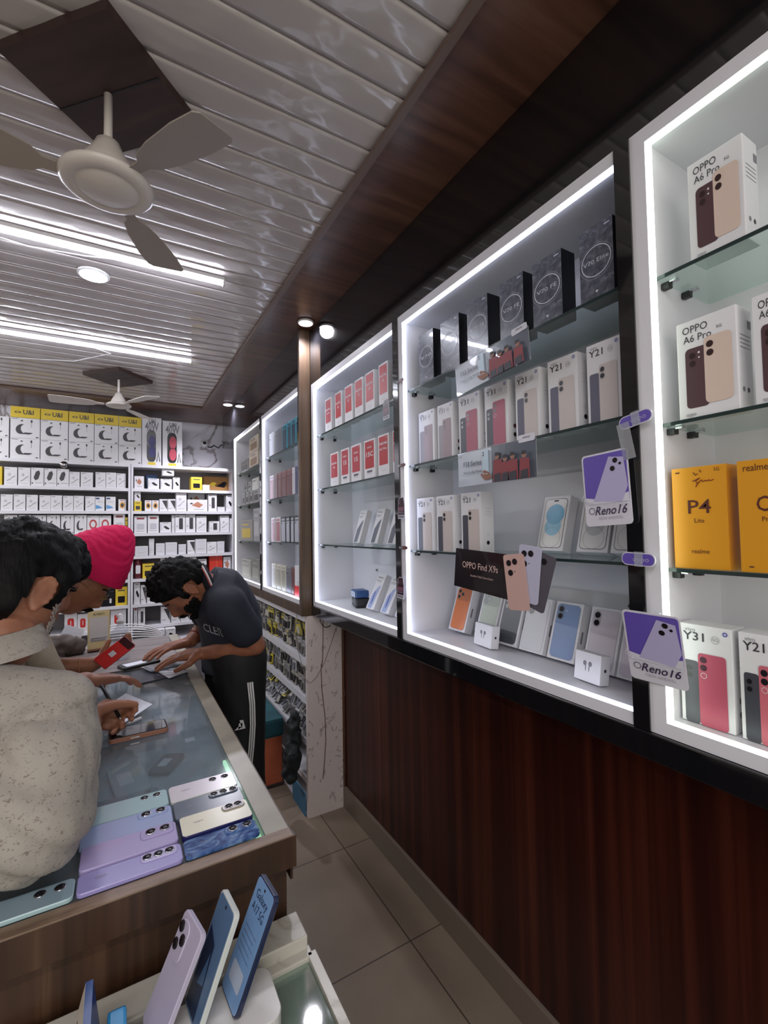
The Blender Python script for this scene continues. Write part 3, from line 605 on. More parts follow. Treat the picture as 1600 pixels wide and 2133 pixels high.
for k, (px, py, nm) in enumerate([(834, 793, 'top'), (838, 969, 'second'), (842, 1141, 'third')]):
    b = MB(); b.prism(rr_pts(-.02, -.006, .02, .006, .0055), 0, .002, mat('tag_brown', (92, 46, 40), .35)); b.box((-.034, -.001, -.004), (-.008, .0, .004), clearp)
    card(b, 'shelf_tag', 'tiny brown rounded tag on a clear clip at the %s shelf end' % nm, 'shelf tag', px, py, .889, 'brown shelf tags')
def banner():
    b = MB(); w, h = .245, .082
    n = 12; pts = [(-w/2+w*i/n, -.006*math.sin(math.pi*i/n)) for i in range(n+1)]
    def strip(a0, a1, z0, z1, m, y=0):
        q = [(x, yy) for x, yy in pts if a0-1e-6 <= (x/w+.5) <= a1+1e-6]
        for (xa, ya), (xb, yb) in zip(q, q[1:]): b.add([(xa, ya+y, z0), (xb, yb+y, z0), (xb, yb+y, z1), (xa, ya+y, z1)], [(0, 1, 2, 3)], m)
    strip(0, 1, -h/2, h/2, mat('banner_sky', (186, 194, 206), .25, coat=.5)); strip(0, 1, -h/2, h/2, mat('banner_back', (200, 200, 204), .4), .001)
    strip(.5, 1, -h/2, h/2, mat('banner_dusk', (92, 98, 112), .25, coat=.5), -.0008)
    b.text('F33 Series', -.062, .010, .017, mat('banner_ink', (44, 46, 72), .4), -.010, w=.062, off=.01); b.text('Made For Big Moments', -.058, -.010, .009, mat('banner_ink'), -.010, w=.070)
    b.text('5G', -.022, .018, .006, mat('banner_ink'), -.010); b.text('vivo', -.104, .032, .008, mat('banner_ink'), -.010)
    rd = mat('jacket_red', (132, 44, 50), .5); sk = mat('print_skin', (150, 104, 84), .5); hr = mat('print_hair', (28, 24, 28), .5); dk = mat('print_dark', (42, 38, 48), .5)
    for i, (x, hh) in enumerate(((.020, .034), (.044, .026), (.066, .028), (.098, .026))):
        z = hh-.018
        b.poly([(x-.015, -.009-.0005*i, -h/2), (x+.014, -.009-.0005*i, -h/2), (x+.013, -.009-.0005*i, z-.008), (x-.012, -.009-.0005*i, z-.007)], rd)
        b.poly([(x-.012, -.0095-.0005*i, -h/2), (x+.010, -.0095-.0005*i, -h/2), (x+.009, -.0095-.0005*i, -.022), (x-.010, -.0095-.0005*i, -.024)], dk)
        b.disc(x, z, .0068, sk, -.010-.0005*i, 14); b.poly([(x-.007, -.0105-.0005*i, z+.001), (x+.007, -.0105-.0005*i, z+.001), (x+.006, -.0105-.0005*i, z+.008), (x-.005, -.0105-.0005*i, z+.009)], hr)
    b.prism(rr_pts(-.026, -.020, -.008, .036, .003), -.0115, -.009, mat('print_phone', (176, 198, 214), .3)); b.disc(-.022, .030, .0022, lensd, -.012); b.disc(-.022, .024, .0022, lensd, -.012)
    b.poly([(-.034, -.010, -.020), (-.020, -.0125, -.010), (-.006, -.0125, -.016), (.004, -.010, -.030), (-.02, -.010, -.034)], sk)
    b.prism(rr_pts(.078, h/2-.006, .122, h/2+.010, .004), -.004, -.003, lilw); b.text('vivo', .1, h/2+.004, .008, dk, -.0046, w=.02)
    b.tube([(-w/2, -.001, h/2), (0, -.009, h/2+.001), (w/2, -.001, h/2)], .0012, clearp, 6); return b
card(banner(), 'photo_banner', 'photo banner of people in red jackets hanging from the top shelf', 'banner', 1019, 760, .885, 'photo banners of people in red jackets', roll=-4).scale = (1.18, 1, 1.08)
card(banner(), 'photo_banner', 'photo banner of people in red jackets hanging from the second shelf', 'banner', 1028, 968, .885, 'photo banners of people in red jackets', roll=0).scale = (1.22, 1, 1.2)
def fx():
    b = MB(); w, h = .20, .086; bk = mat('banner_black', (26, 20, 24), .25, coat=.5)
    b.prism([(-.105, -h/2+.004), (.085, -h/2), (.085, h/2), (-.100, h/2)], 0, .0015, bk); b.text('OPPO Find X9s', -.030, .010, .019, mat('banner_rose', (206, 176, 168), .4), -.0008, w=.098, off=.005); b.text('Hasselblad  Master Camera System', -.024, -.010, .006, mat('banner_rose'), -.0008, w=.062)
    def ph(x, z, a, col, y):
        M = Matrix.Translation((x, y, z)) @ Matrix.Rotation(a, 4, 'Y'); b.prism(rr_pts(-.024, -.052, .024, .050, .006), 0, .001, mat('f_%d' % col[0], col, .35), M)
        b.ring(0, .018, .0, .001, lensd, -.0004, M=M)
        for cx, cz in ((-.012, .034), (.002, .036), (-.010, .016)): b.disc(cx, cz, .0058, lensd, -.0006, M=M)
    ph(.112, .004, R(14), (84, 80, 88), -.002); ph(.092, .014, R(4), (186, 184, 206), -.004); ph(.066, -.004, R(-9), (200, 164, 156), -.006); return b
card(fx(), 'phone_banner', 'black banner with three cut-out phones hanging above the leaning boxes', 'banner', 1022, 1196, .885, roll=3).scale = (1.5, 1, 1.4)

# ================================================================== FAR CABINETS
teal = mat('teal_case', (48, 120, 138), .3); idx = 0
def slimcase(c, c2, w=.05, h=.16, d=.022):
    b = MB(); b.box((-w/2, 0, 0), (w/2, d, h), mat('case_%d_%d_%d' % c, c, .35), bv=.002); b.rect(-w/2+.005, .006, w/2-.005, h-.03, mat('case_%d_%d_%d' % c2, c2, .3), -.0006, .004)
    b.rect(-w/2+.008, h-.024, w/2-.008, h-.012, mat('case_%d_%d_%d' % c2, c2, .3), -.0006, .002); b.disc(-w/4, h-.042, .004, lensd, -.001); return D(b.mesh('phone_case'))
TE = slimcase((60, 142, 160), (34, 60, 78)); GR = slimcase((120, 122, 128), (88, 88, 96)); WH = slimcase((206, 206, 210), (182, 182, 188)); RD = slimcase((128, 82, 80), (88, 40, 42)); BKc = slimcase((22, 22, 28), (168, 172, 182)); WR = slimcase((200, 196, 198), (150, 60, 62)); IN = slimcase((70, 70, 120), (40, 40, 80)); IV = slimcase((196, 192, 176), (150, 146, 128))
nmz = {id(TE): 'teal', id(GR): 'grey', id(WH): 'white', id(RD): 'dark red', id(BKc): 'black and white', id(WR): 'white and red', id(IN): 'indigo', id(IV): 'ivory'}
F4 = [([(561, 571, WH), (573, 587, GR), (588, 598, TE), (599.5, 606.5, TE), (607.5, 616, TE), (617, 630, TE)], 930, 0, 'top'),
      ([(562, 570, WR), (571, 578.5, RD), (579.5, 586.5, RD), (587.5, 597, RD), (598, 607.5, RD), (608.5, 614, WH), (615, 623, IN), (624, 634, TE)], 1010, 1, 'second'),
      ([(565, 573, WR), (574.5, 584, WR), (585.5, 595.5, BKc), (596, 604, BKc), (605.5, 612.5, BKc), (613, 626, BKc), (627, 635, BKc)], 1110, 2, 'third')]
for items, py, zi, nm in F4:
    for k, (a, b_, me) in enumerate(items):
        wall_item(me, 'phone_case', 'slim %s case, %s in the row on the %s shelf beyond the post' % (nmz[id(me)], ORD[k], nm), 'phone case', a, b_, py, .885, Z0[zi], grp='slim cases in the bright far cabinet')
for k, (a, b_, me) in enumerate([(566, 575, IV), (576.5, 585, IV), (586.5, 595, IV), (596, 606, GR), (607, 612.5, RD)]):
    wall_item(me, 'phone_case', 'slim %s case, %s in the row on the floor of the bright cabinet' % (nmz[id(me)], ORD[k]), 'phone case', a, b_, 1195, .885, .889, grp='slim cases in the bright far cabinet')
b = MB(); b.box((-.04, 0, 0), (.04, .05, .175), cardw, bv=.001); b.box((-.0405, -.0005, 0), (.0405, .0505, .062), mat('bright_red', (214, 30, 36), .4)); b.ring(0, .075, .011, .013, ink)
wall_item(D(b.mesh('gift_box')), 'gift_box', 'white box with a bright red base standing by the wooden post', 'box', 614, 632, 1210, .872, .889)
def pack(name, label, a, b_, py, xp, z, h, c, c2=None, d=.06, cat='box', grp='goods in the dim cabinet'):
    bb = MB(); bb.box((-.05, 0, 0), (.05, d, h), mat('pk_%d_%d_%d' % c, c, .5), bv=.002)
    if c2: bb.rect(-.035, h*.15, .035, h*.6, mat('pk_%d_%d_%d' % c2, c2, .5), -.0006, .006); bb.rect(-.03, h*.75, .02, h*.82, mat('pk_%d_%d_%d' % c2, c2, .5), -.0006)
    bb.rect(-.04, h*.88, .01, h*.92, cardg, -.0006)
    return wall_item(D(bb.mesh(name)), name, label, cat, a, b_, py, xp, z, grp=grp)
gd = 'dim cabinet'
pack('accessory_box', 'grey crumpled pack at the far end of the %s\'s top shelf' % gd, 502, 518, 960, .90, Z00[0], .10, (110, 108, 106), (70, 68, 66))
pack('accessory_box', 'beige patterned box, lower of two stacked in the %s' % gd, 519, 538, 950, .885, Z00[0], .115, (176, 164, 148), (126, 104, 84))
o = pack('accessory_box', 'beige patterned box, upper of two stacked in the %s' % gd, 519, 538, 910, .885, Z00[0]+.1165, .115, (180, 168, 152), (132, 110, 88))
for k, (a, b_) in enumerate([(503.5, 508), (509, 515), (517, 523.5)]): pack('accessory_box', 'narrow black-windowed pack, %s in the back row of the %s' % (ORD[k], gd), a, b_, 1015, .93, Z00[1]+.0, .19, (150, 150, 150), (26, 26, 28), .03)
pack('accessory_box', 'tall white pack on the second shelf of the %s' % gd, 525, 539, 1005, .925, Z00[1], .2, (196, 194, 192), None, .05)
for k, (a, b_) in enumerate([(505, 510), (512, 518), (520, 526), (528, 540)]): pack('accessory_box', 'small grey pack, %s in the front row of the %s' % (ORD[k], gd), a, b_, 1035, .885, Z00[1], .095, (138, 138, 138), (60, 60, 62), .03)
pack('accessory_box', 'grey box with a yellow patch on the third shelf of the %s' % gd, 501, 526, 1105, .885, Z00[2], .165, (142, 138, 134), (196, 170, 60), .07)
pack('accessory_box', 'tall grey rounded pack beside the yellow-patched box', 528, 541, 1095, .885, Z00[2], .245, (150, 150, 152), (176, 176, 178), .04)
pack('accessory_box', 'pale clear pack on the floor of the %s' % gd, 503, 522, 1180, .885, .889, .15, (168, 168, 162), (190, 190, 184))
pack('accessory_box', 'heap-worn grey pack on the floor of the %s' % gd, 524, 541, 1190, .885, .889, .17, (128, 128, 124), (156, 156, 150))

# ================================================================== LOW SHELF JUMBLE
random.seed(5)
def blister(c, c2, w=.055, h=.08, d=.016):
    b = MB(); b.box((-w/2, 0, 0), (w/2, d*.4, h), mat('pk_%d_%d_%d' % c, c, .4), bv=.001); b.box((-w*.3, -d*.6, h*.12), (w*.3, 0, h*.62), mat('pk_%d_%d_%d' % c2, c2, .3), bv=.003); b.rect(-w*.4, h*.8, w*.4, h*.93, cardg, -.0006); return b.mesh('accessory_pack')
PK = [blister((176, 172, 160), (40, 38, 40)), blister((206, 190, 60), (40, 38, 34)), blister((150, 148, 146), (96, 92, 90)), blister((60, 58, 62), (180, 176, 170)), blister((190, 190, 192), (110, 112, 122)), blister((196, 184, 80), (190, 188, 170))]
names = ['grey, black and yellow accessory pack in the jumble on the top low shelf', 'pale accessory pack in the jumble on the second low shelf', 'bagged pale accessory pack in the pile on the third low shelf']
for si, (zb, zt, lab, wts) in enumerate([(LZ[0], .775, names[0], [5, 4, 5, 3, 2, 3]), (LZ[1], LZ[0]-.034, names[1], [5, 1, 5, 1, 5, 0]), (LZ[2], LZ[1]-.034, names[2], [2, .4, 3, 1, 8, 1])]):
    hgt = zt-zb; n = 30
    for k in range(n):
        y = 2.40+k*.052; lay = 2 if si != 2 else 3
        for j in range(lay):
            if si == 2 and j == 2 and k % 2: continue
            o = link('accessory_pack', random.choices(PK, wts)[0], None, label=lab, category='accessory pack', group='packs on low shelf %s' % 'one two three'.split()[si])
            o.rotation_euler = (R(random.uniform(-14, 10)) if si < 2 else R(random.uniform(-70, -20)), R(random.uniform(-20, 20) if si == 0 else random.uniform(-9, 9)), R(-90+random.uniform(-12, 12)))
            o.scale = (.82, .9, 1)
            Mr = o.rotation_euler.to_matrix(); cs_ = [Mr @ Vector((v.co.x*.82, v.co.y*.9, v.co.z)) for v in o.data.vertices]; zl = min(c.z for c in cs_); xl = min(c.x for c in cs_); zh = max(c.z for c in cs_)
            free = max(0, hgt-(zh-zl)-.006)
            o.location = (.870-xl+random.uniform(0, .02), y+random.uniform(-.008, .008)+j*.026, zb+.003-zl+min(j*.09, free))
# stool with cloth, bin bag, board
st = empty('stool', (.70, 3.0, FL), label='low stool with a teal cloth cover and worn orange base behind the clerk', category='stool')
Ls = Matrix.Translation(-st.location); tealc = grain('teal_cloth', [(.3, (18, 58, 66)), (.7, (32, 84, 92))], (9, 9, 9), .85); orc = grain('orange_base', [(.3, (168, 84, 54)), (.7, (196, 104, 72))], (6, 6, 6), .7)
MB(Ls).box((.56, 2.72, FL+.01), (.85, 3.28, .06), orc, bv=.012).build('base', st); MB(Ls).box((.55, 2.705, .045), (.856, 3.29, .155), tealc, bv=.02).build('cover', st)
MB(Ls).box((.555, 2.715, FL), (.855, 3.285, FL+.02), mat('dark_edge', (52, 40, 34), .8), bv=.004).build('foot_edge', st)  # darker band around the foot of the base
def blob(name, parts, m, vox, label, cat, nz=.01, fr=20, sm=4):
    b = MB()
    for c, r in parts: b.ell(c, r, m, 16)
    o = b.build(name); o = remesh(o, vox, sm); 
    for v in o.data.vertices: v.co += v.normal*noise.noise(v.co*fr)*nz
    o['label'] = label; o['category'] = cat; return o
def remesh(o, vox, sm=4, fac=.5):
    a = o.modifiers.new('r', 'REMESH'); a.mode = 'VOXEL'; a.voxel_size = vox; a.use_smooth_shade = True
    q = o.modifiers.new('s', 'SMOOTH'); q.iterations = sm; q.factor = fac
    dg = bpy.context.evaluated_depsgraph_get(); dg.update(); me = bpy.data.meshes.new_from_object(o.evaluated_get(dg)); o.modifiers.clear(); old = o.data; o.data = me; bpy.data.meshes.remove(old)
    me.polygons.foreach_set('use_smooth', [True]*len(me.polygons)); return o
blob('rubbish_bag', [((.825, 2.43, .18), (.03, .055, .12)), ((.81, 2.42, .05), (.042, .06, .10)), ((.80, 2.43, -.03), (.04, .055, .05)), ((.825, 2.44, .12), (.03, .055, .1))], mat('dark_cloth', (22, 28, 30), .8), .006, 'dark cloth bundle hanging from the low shelving beside the stool', 'bag', .02, 26)
MB().box((-.003, -.10, 0), (.003, .10, .12), mat('blue_board', (60, 110, 140), .6)).build('blue_board', None, label='blue board on the floor against the low shelving', category='board').location = (.858, 2.46, FL+.001)

# ================================================================== BACK WALL GOODS
YF = YS+.02
def bitem(me, name, label, cat, pl, pr, z, pt=None, grp=None, y=YF, tilt=0, dz=0):
    xa = onY(pl, 1000, y).x; xb = onY(pr, 1000, y).x
    o = link(name, me.data, None, label=label, category=cat, group=grp)
    h = (onY((pl+pr)/2, pt, y).z-z-dz) if pt else me.dimh
    o.scale = ((xb-xa)/me.dimw, 1, max(h, .02)/me.dimh); o.location = ((xa+xb)/2, y, z+dz+.0008+me.dimd*math.sin(R(tilt))); o.rotation_euler = (R(-tilt), 0, 0); return o
def bbox(kind):
    w, d, h = .1, .12, .12; b = MB(); base = cardw
    dk = mat('print_charcoal', (58, 54, 58), .5); rdp = mat('print_redband', (176, 66, 68), .5); blu = mat('print_sky', (96, 150, 196), .5); yw = mat('print_yellow', (214, 186, 52), .5); fn = mat('faint_line')
    if kind == 'neckband':
        b.box((-w/2, 0, 0), (w/2, d, h), base, bv=.001)
        pts = [(-.004+.020*math.cos(R(a)), h*.45+.030*math.sin(R(a))) for a in range(100, 340, 20)]
        for (xa, za), (xb, zb), t in zip(pts, pts[1:], range(20)): q = .0055+.0008*t; b.poly([(xa-q, -.0006-.0001*t, za), (xb-q, -.0006-.0001*t, zb), (xb+q, -.0006-.0001*t, zb), (xa+q, -.0006-.0001*t, za)], dk)
        b.disc(-.012, h*.86, .004, dk); b.rect(.018, h*.80, .024, h*.92, dk, -.0006); b.rect(.0205, h*.55, .0215, h*.80, dk, -.0006)
        b.rect(-.046, h*.93, -.024, h*.96, cardg, -.0006); b.rect(.036, h*.05, .045, h*.10, dk, -.0006)
    elif kind == 'yellowtop':
        b.box((-w/2, 0, 0), (w/2, d, h), yw, bv=.001); b.text('U&I', .010, h*.5, .07, dk, -.0008, w=.036, off=.02); b.ring(-.026, h*.48, .006, .011, dk)
    elif kind == 'charger':
        b.box((-w/2, 0, 0), (w/2, d, h), base, bv=.001); b.poly([(-.030, -.0006, h*.45), (-.012, -.0006, h*.78), (.012, -.0006, h*.86), (.022, -.0006, h*.70), (.008, -.0006, h*.38), (-.016, -.0006, h*.30)], dk); b.rect(-.044, h*.1, -.036, h*.2, dk, -.0006); b.rect(-.015, h*.16, .04, h*.18, cardg, -.0006); b.rect(-.044, h*.92, -.02, h*.95, cardg, -.0006)
    elif kind == 'cable':
        b.box((-w/2, 0, 0), (w/2, d, h), base, bv=.001); b.tube([(-.03, -.0006, h*.25), (-.005, -.0006, h*.33), (.012, -.0006, h*.45), (.034, -.0006, h*.52)], .0016, cardg, 5); b.rect(-.03, h*.1, .03, h*.13, fn, -.0006); b.rect(-.044, h*.9, -.01, h*.93, cardg, -.0006); b.ell((-.012, -.0004, h*.6), (.012, .0004, .01), fn, 10)
    elif kind == 'bluecable':
        b.box((-w/2, 0, 0), (w/2, d, h), base, bv=.001); b.rect(-.044, h*.82, -.005, h*.93, mat('print_navy', (48, 70, 110), .5), -.0006); b.poly([(-.045, -.0006, h*.12), (.03, -.0006, h*.2), (.0, -.0006, h*.34), (-.045, -.0006, h*.42)], blu); b.rect(-.03, h*.62, .03, h*.64, cardg, -.0006)
    elif kind == 'redring':
        b.box((-w/2, 0, 0), (w/2, d, h), base, bv=.001); b.ring(0, h*.52, .020, .032, rdp, n=20); b.rect(-.04, h*.08, .04, h*.16, fn, -.0006); b.rect(-.044, h*.92, -.02, h*.95, cardg, -.0006)
    elif kind == 'redshape':
        b.box((-w/2, 0, 0), (w/2, d, h), base, bv=.001); b.rect(-.026, h*.25, .026, h*.75, mat('print_scarlet', (190, 44, 40), .5), -.0006, .014); b.rect(-.003, h*.38, .003, h*.64, base, -.001, .002)
    elif kind == 'darkpic':
        b.box((-w/2, 0, 0), (w/2, d, h), base, bv=.001); b.rect(-.012, h*.18, .026, h*.82, dk, -.0006, .006); b.rect(-.044, h*.9, -.01, h*.94, cardg, -.0006); b.disc(-.032, h*.35, .005, cardg)
    elif kind == 'tri':
        b.box((-w/2, 0, 0), (w/2, d, h), base, bv=.001); b.poly([(-.02, -.0006, h*.88), (.046, -.0006, h*.9), (.044, -.0006, h*.15)], dk); b.rect(-.04, h*.2, .0, h*.23, cardg, -.0006)
    elif kind == 'mouse':
        b.box((-w/2, 0, 0), (w/2, d, h), base, bv=.001); b.poly([(-.020, -.0006, h*.56), (.0, -.0006, h*.66), (.034, -.0006, h*.42), (.030, -.0006, h*.30), (.006, -.0006, h*.34)], mat('lens_dark')); b.rect(-.045, h*.2, -.038, h*.8, fn, -.0006); b.rect(-.03, h*.9, .03, h*.94, cardg, -.0006)
    elif kind == 'text':
        b.box((-w/2, 0, 0), (w/2, d, h), base, bv=.001); b.rect(-.030, h*.80, .030, h*.90, mat('print_maroon', (130, 52, 56), .5), -.0006); b.rect(-.03, h*.2, .03, h*.55, fn, -.0006, .008); b.rect(-.034, h*.1, .034, h*.12, cardg, -.0006)
    elif kind == 'blank':
        b.box((-w/2, 0, 0), (w/2, d, h), cardside, bv=.002); b.rect(-.03, h*.3, .02, h*.34, fn, -.0006); b.rect(-.035, h*.8, .035, h*.83, fn, -.0006)
    elif kind == 'yellow':
        b.box((-w/2, 0, 0), (w/2, d, h), yw, bv=.001); b.rect(-.03, h*.15, .03, h*.5, mat('lens_dark'), -.0006, .006); b.rect(-.03, h*.78, .03, h*.84, dk, -.0006)
    elif kind == 'orangeborder':
        b.box((-w/2, 0, 0), (w/2, d, h), base, bv=.001); b.disc(0, h*.5, .034, mat('print_orange', (206, 150, 70), .5), -.0006, 20); b.disc(0, h*.5, .02, mat('lens_dark'), -.001, 16); b.rect(-.03, h*.88, .02, h*.93, rdp, -.0006)
    elif kind == 'brown':
        b.box((-w/2, 0, 0), (w/2, d, h), mat('kraft_brown', (136, 96, 46), .5), bv=.001); b.poly([(-.01, -.0006, h*.35), (.02, -.0006, h*.70), (.03, -.0006, h*.62), (.02, -.0006, h*.28)], mat('lens_dark')); b.poly([(-.035, -.0006, h*.4), (-.02, -.0006, h*.64), (-.006, -.0006, h*.6), (-.014, -.0006, h*.36)], yw)
    elif kind == 'doll':
        b.box((-w/2, 0, 0), (w/2, d, h), base, bv=.001); b.poly([(-.03, -.0006, h*.5), (.0, -.0006, h*.82), (.028, -.0006, h*.55), (.008, -.0006, h*.3)], mat('print_tan', (176, 120, 96), .5)); b.disc(-.03, h*.66, .007, dk, -.001); b.rect(-.02, h*.14, .03, h*.17, cardg, -.0006)
    elif kind == 'speaker':
        b.box((-w/2, 0, 0), (w/2, d, h), base, bv=.001); b.text('U&I', .002, h*.92, .014, dk, -.0008, w=.034, off=.02); b.text('40W', 0, h*.80, .03, cardg, -.0008, w=.07, off=.02)
        b.rect(-.026, h*.07, .022, h*.74, mat('lens_dark'), -.0006, .016)
        for zz in (.5, .28): b.disc(.002, h*zz, .018, mat('spk', (60, 56, 110), .4), -.0012, 18, rz=.014)
        b.tube([(.026, -.001, h*.08), (.034, -.001, h*.28), (.042, -.001, h*.08)], .002, ink, 6); b.rect(-.02, h*.005, .02, h*.06, yw, -.0008, .002)
    elif kind == 'speakerpink':
        b.box((-w/2, 0, 0), (w/2, d, h), base, bv=.001); b.text('U&I', .002, h*.92, .014, dk, -.0008, w=.034, off=.02); b.text('40W', 0, h*.80, .03, cardg, -.0008, w=.07, off=.02)
        b.rect(-.026, h*.07, .022, h*.74, mat('lens_dark'), -.0006, .016)
        for zz in (.52, .26): b.disc(.002, h*zz, .018, mat('print_rose', (186, 70, 90), .4), -.0012, 18, rz=.017)
        b.tube([(.026, -.001, h*.08), (.034, -.001, h*.28), (.042, -.001, h*.08)], .002, ink, 6); b.rect(-.02, h*.005, .02, h*.06, yw, -.0008, .002)
    elif kind == 'maroonjar':
        b.lathe([(.036, 0), (.044, .01), (.044, .095), (.032, .110), (.03, .12)], mat('jar_maroon', (104, 40, 50), .3), 24, M=Matrix.Translation((0, .044, 0))); b.rect(-.026, .03, .026, .08, base, -.002, .006)
    elif kind == 'red':
        b.box((-w/2, 0, 0), (w/2, d, h), mat('print_vermilion', (196, 50, 34), .45), bv=.001); b.rect(.006, 0, .009, h, mat('print_coral', (220, 110, 80), .5), -.0006)
    elif kind == 'black':
        b.box((-w/2, 0, 0), (w/2, d, h), mat('box_black'), bv=.004); b.rect(.01, h*.2, .026, h*.5, base, -.0006, .004)
    elif kind == 'bluebox':
        b.box((-w/2, 0, 0), (w/2, d, h), mat('print_navy'), bv=.001); b.rect(-.04, h*.7, .04, h*.8, blu, -.0006)
    return D(b.mesh('retail_box'))
BK = {}
DESC = {'neckband': 'white box picturing a dark neckband', 'yellowtop': 'yellow box with dark lettering', 'charger': 'white box picturing a dark angular charger', 'cable': 'white box with a faint cable picture', 'bluecable': 'white box with a blue swoosh', 'redring': 'white box with a red ring', 'redshape': 'white box with a red rounded shape', 'darkpic': 'white box with a dark upright picture', 'tri': 'white box with a dark corner wedge', 'mouse': 'white box picturing a black gadget', 'text': 'white box with a maroon heading', 'blank': 'plain whitish box', 'yellow': 'yellow box with a black picture', 'orangeborder': 'white box with an orange circle', 'brown': 'long brown box with dark pictures', 'doll': 'white box with a tan figure print', 'speaker': 'tall white box picturing a black and violet speaker', 'speakerpink': 'tall white box picturing a black and pink speaker', 'maroonjar': 'maroon jar with a white label', 'red': 'orange-red box', 'black': 'black box', 'bluebox': 'navy blue box'}
ROWN = ['top board', 'second shelf down', 'third shelf down', 'fourth shelf down', 'fifth shelf down', 'sixth shelf down', 'seventh shelf down', 'lowest visible shelf']
def brow(side, zi, items, dz0=0, tilt=0, y=YF, extra=''):
    n = len(items)
    for k, it in enumerate(items):
        a, b_, kd, pt = it[:4]; dz = it[4] if len(it) > 4 else dz0; yy = y+(it[5] if len(it) > 5 else 0)
        if kd not in BK: BK[kd] = bbox(kd)
        order = ORD[n-1-k] if side == 'L' else ORD[k]
        lab = '%s, %s from divider%s, %s, %s' % (DESC[kd], order, extra, ROWN[zi], 'clerk-side' if side == 'R' else 'customer-side')
        bitem(BK[kd], 'retail_box', lab, 'box', a, b_, BZ[zi], pt, 'boxed goods on the back shelves', yy, tilt, dz)
tops = [(-38, 17), (20, 82), (83.5, 141), (142.5, 195), (196, 246), (247, 294.3)]
z1h = .163
brow('L', 0, [(a, b_, 'neckband', None) for a, b_ in tops], extra=' (bottom layer)')
for o in [o for o in COL.objects if 'bottom layer' in o.get('label', '')]: o.scale.z = z1h/.12
brow('L', 0, [(a, b_, 'neckband', None, z1h+.001) for a, b_ in tops], extra=' (middle layer)')
for o in [o for o in COL.objects if 'middle layer' in o.get('label', '')]: o.scale.z = z1h/.12
brow('L', 0, [(a, b_, 'yellowtop', None, 2*z1h+.003) for a, b_ in tops[1:]], extra=' (uppermost)')
for o in [o for o in COL.objects if 'uppermost' in o.get('label', '')]: o.scale.z = .088/.12
brow('R', 0, [(295.5, 336, 'speaker', 870), (338.5, 379.5, 'speakerpink', 878)])
brow('L', 1, [(-24, 4, 'yellow', 971), (8.5, 35.5, 'cable', 973), (37.7, 63, 'cable', 974), (64.5, 91, 'charger', 974.5), (92.3, 117.5, 'charger', 976), (118.5, 143.5, 'charger', 977), (144.5, 166, 'cable', 983), (168, 193.5, 'cable', 984), (199, 220, 'cable', 984), (220.8, 242, 'cable', 984.5), (243, 262, 'cable', 986.5)])
brow('L', 2, [(2, 27, 'cable', 1030), (29, 53.5, 'cable', 1030), (55.5, 79, 'cable', 1031), (82.5, 106, 'cable', 1032), (106.5, 129.5, 'cable', 1032), (131.5, 153, 'cable', 1033), (154, 175, 'cable', 1033), (178, 198, 'cable', 1034), (198.8, 218, 'bluecable', 1035), (221, 241, 'bluecable', 1035), (247, 263, 'orangeborder', 1040.5)])
brow('L', 3, [(10, 37, 'neckband', 1073), (40, 66, 'neckband', 1073), (68.5, 97, 'neckband', 1073.5), (98.8, 126, 'neckband', 1073), (128, 154.5, 'neckband', 1073), (156, 181, 'neckband', 1073), (182.2, 207, 'redring', 1074), (207.7, 232, 'redring', 1074), (237, 261, 'text', 1070), (261.5, 266, 'yellow', 1078)])
brow('L', 5, [(140, 168, 'redring', None), (170, 198, 'redring', None), (200, 230, 'redring', None), (232, 264, 'redring', None)], extra=' (lower)')
brow('L', 5, [(170, 198, 'redring', 1126, .17), (200, 230, 'redring', 1126, .17), (232, 264, 'redring', 1125, .17)], extra=' (upper)')
for o in [o for o in COL.objects if '(lower)' in o.get('label', '')]: o.scale.z = .168/.12
brow('L', 6, [(172, 192, 'cable', 1236), (194, 212, 'charger', 1238), (214, 240, 'black', 1231), (242, 266, 'yellow', 1223)])
brow('L', 7, [(137, 163, 'redshape', 1278), (164, 186, 'redshape', 1279), (200, 230, 'redshape', 1279), (232, 264, 'redshape', 1270)])
brow('R', 1, [(280, 300, 'doll', 992), (308.5, 331.5, 'mouse', 997), (334.5, 358, 'mouse', 998), (360.5, 374.5, 'mouse', 995), (398, 421, 'yellow', 994, 0, -.02), (422, 436.5, 'blank', 1010, 0, -.01), (424, 485, 'brown', 993.5, 0, .13)])
brow('R', 1, [(338, 362.5, 'mouse', 977, .125), (304, 328, 'bluebox', 988, 0, .13)], extra=' (behind)')
brow('R', 2, [(280, 295, 'yellow', 1044), (302, 316, 'orangeborder', 1042.5), (317, 331, 'orangeborder', 1042.5), (332.5, 349, 'tri', 1040), (350, 366, 'tri', 1040), (367, 388.5, 'cable', 1023), (390.5, 432, 'doll', 1041), (434, 451.5, 'darkpic', 1030), (453, 468, 'blank', 1056), (471, 486, 'mouse', 1032)])
brow('R', 2, [(280, 293, 'mouse', 1023, .085), (391, 426, 'doll', 1025, 0, .14)], extra=' (behind)')
brow('R', 3, [(280, 306, 'text', 1075), (308, 331, 'text', 1074), (333.5, 356.5, 'mouse', 1088), (358, 364, 'blank', 1073), (365, 386, 'darkpic', 1073), (387, 407, 'darkpic', 1072), (409, 430, 'cable', 1075), (436, 457, 'darkpic', 1086, 0, -.015), (458.5, 477, 'cable', 1074), (478.5, 486.5, 'blank', 1080)])
brow('R', 4, [(281.5, 309, 'blank', 1138, 0, -.015), (311, 321.5, 'blank', 1122), (325, 343.5, 'blank', 1132), (345, 369, 'blank', 1130), (372, 387.5, 'blank', 1134), (390.5, 406, 'tri', 1125.5), (407, 430, 'blank', 1122.5), (431, 451, 'cable', 1129), (452, 467, 'blank', 1128)])
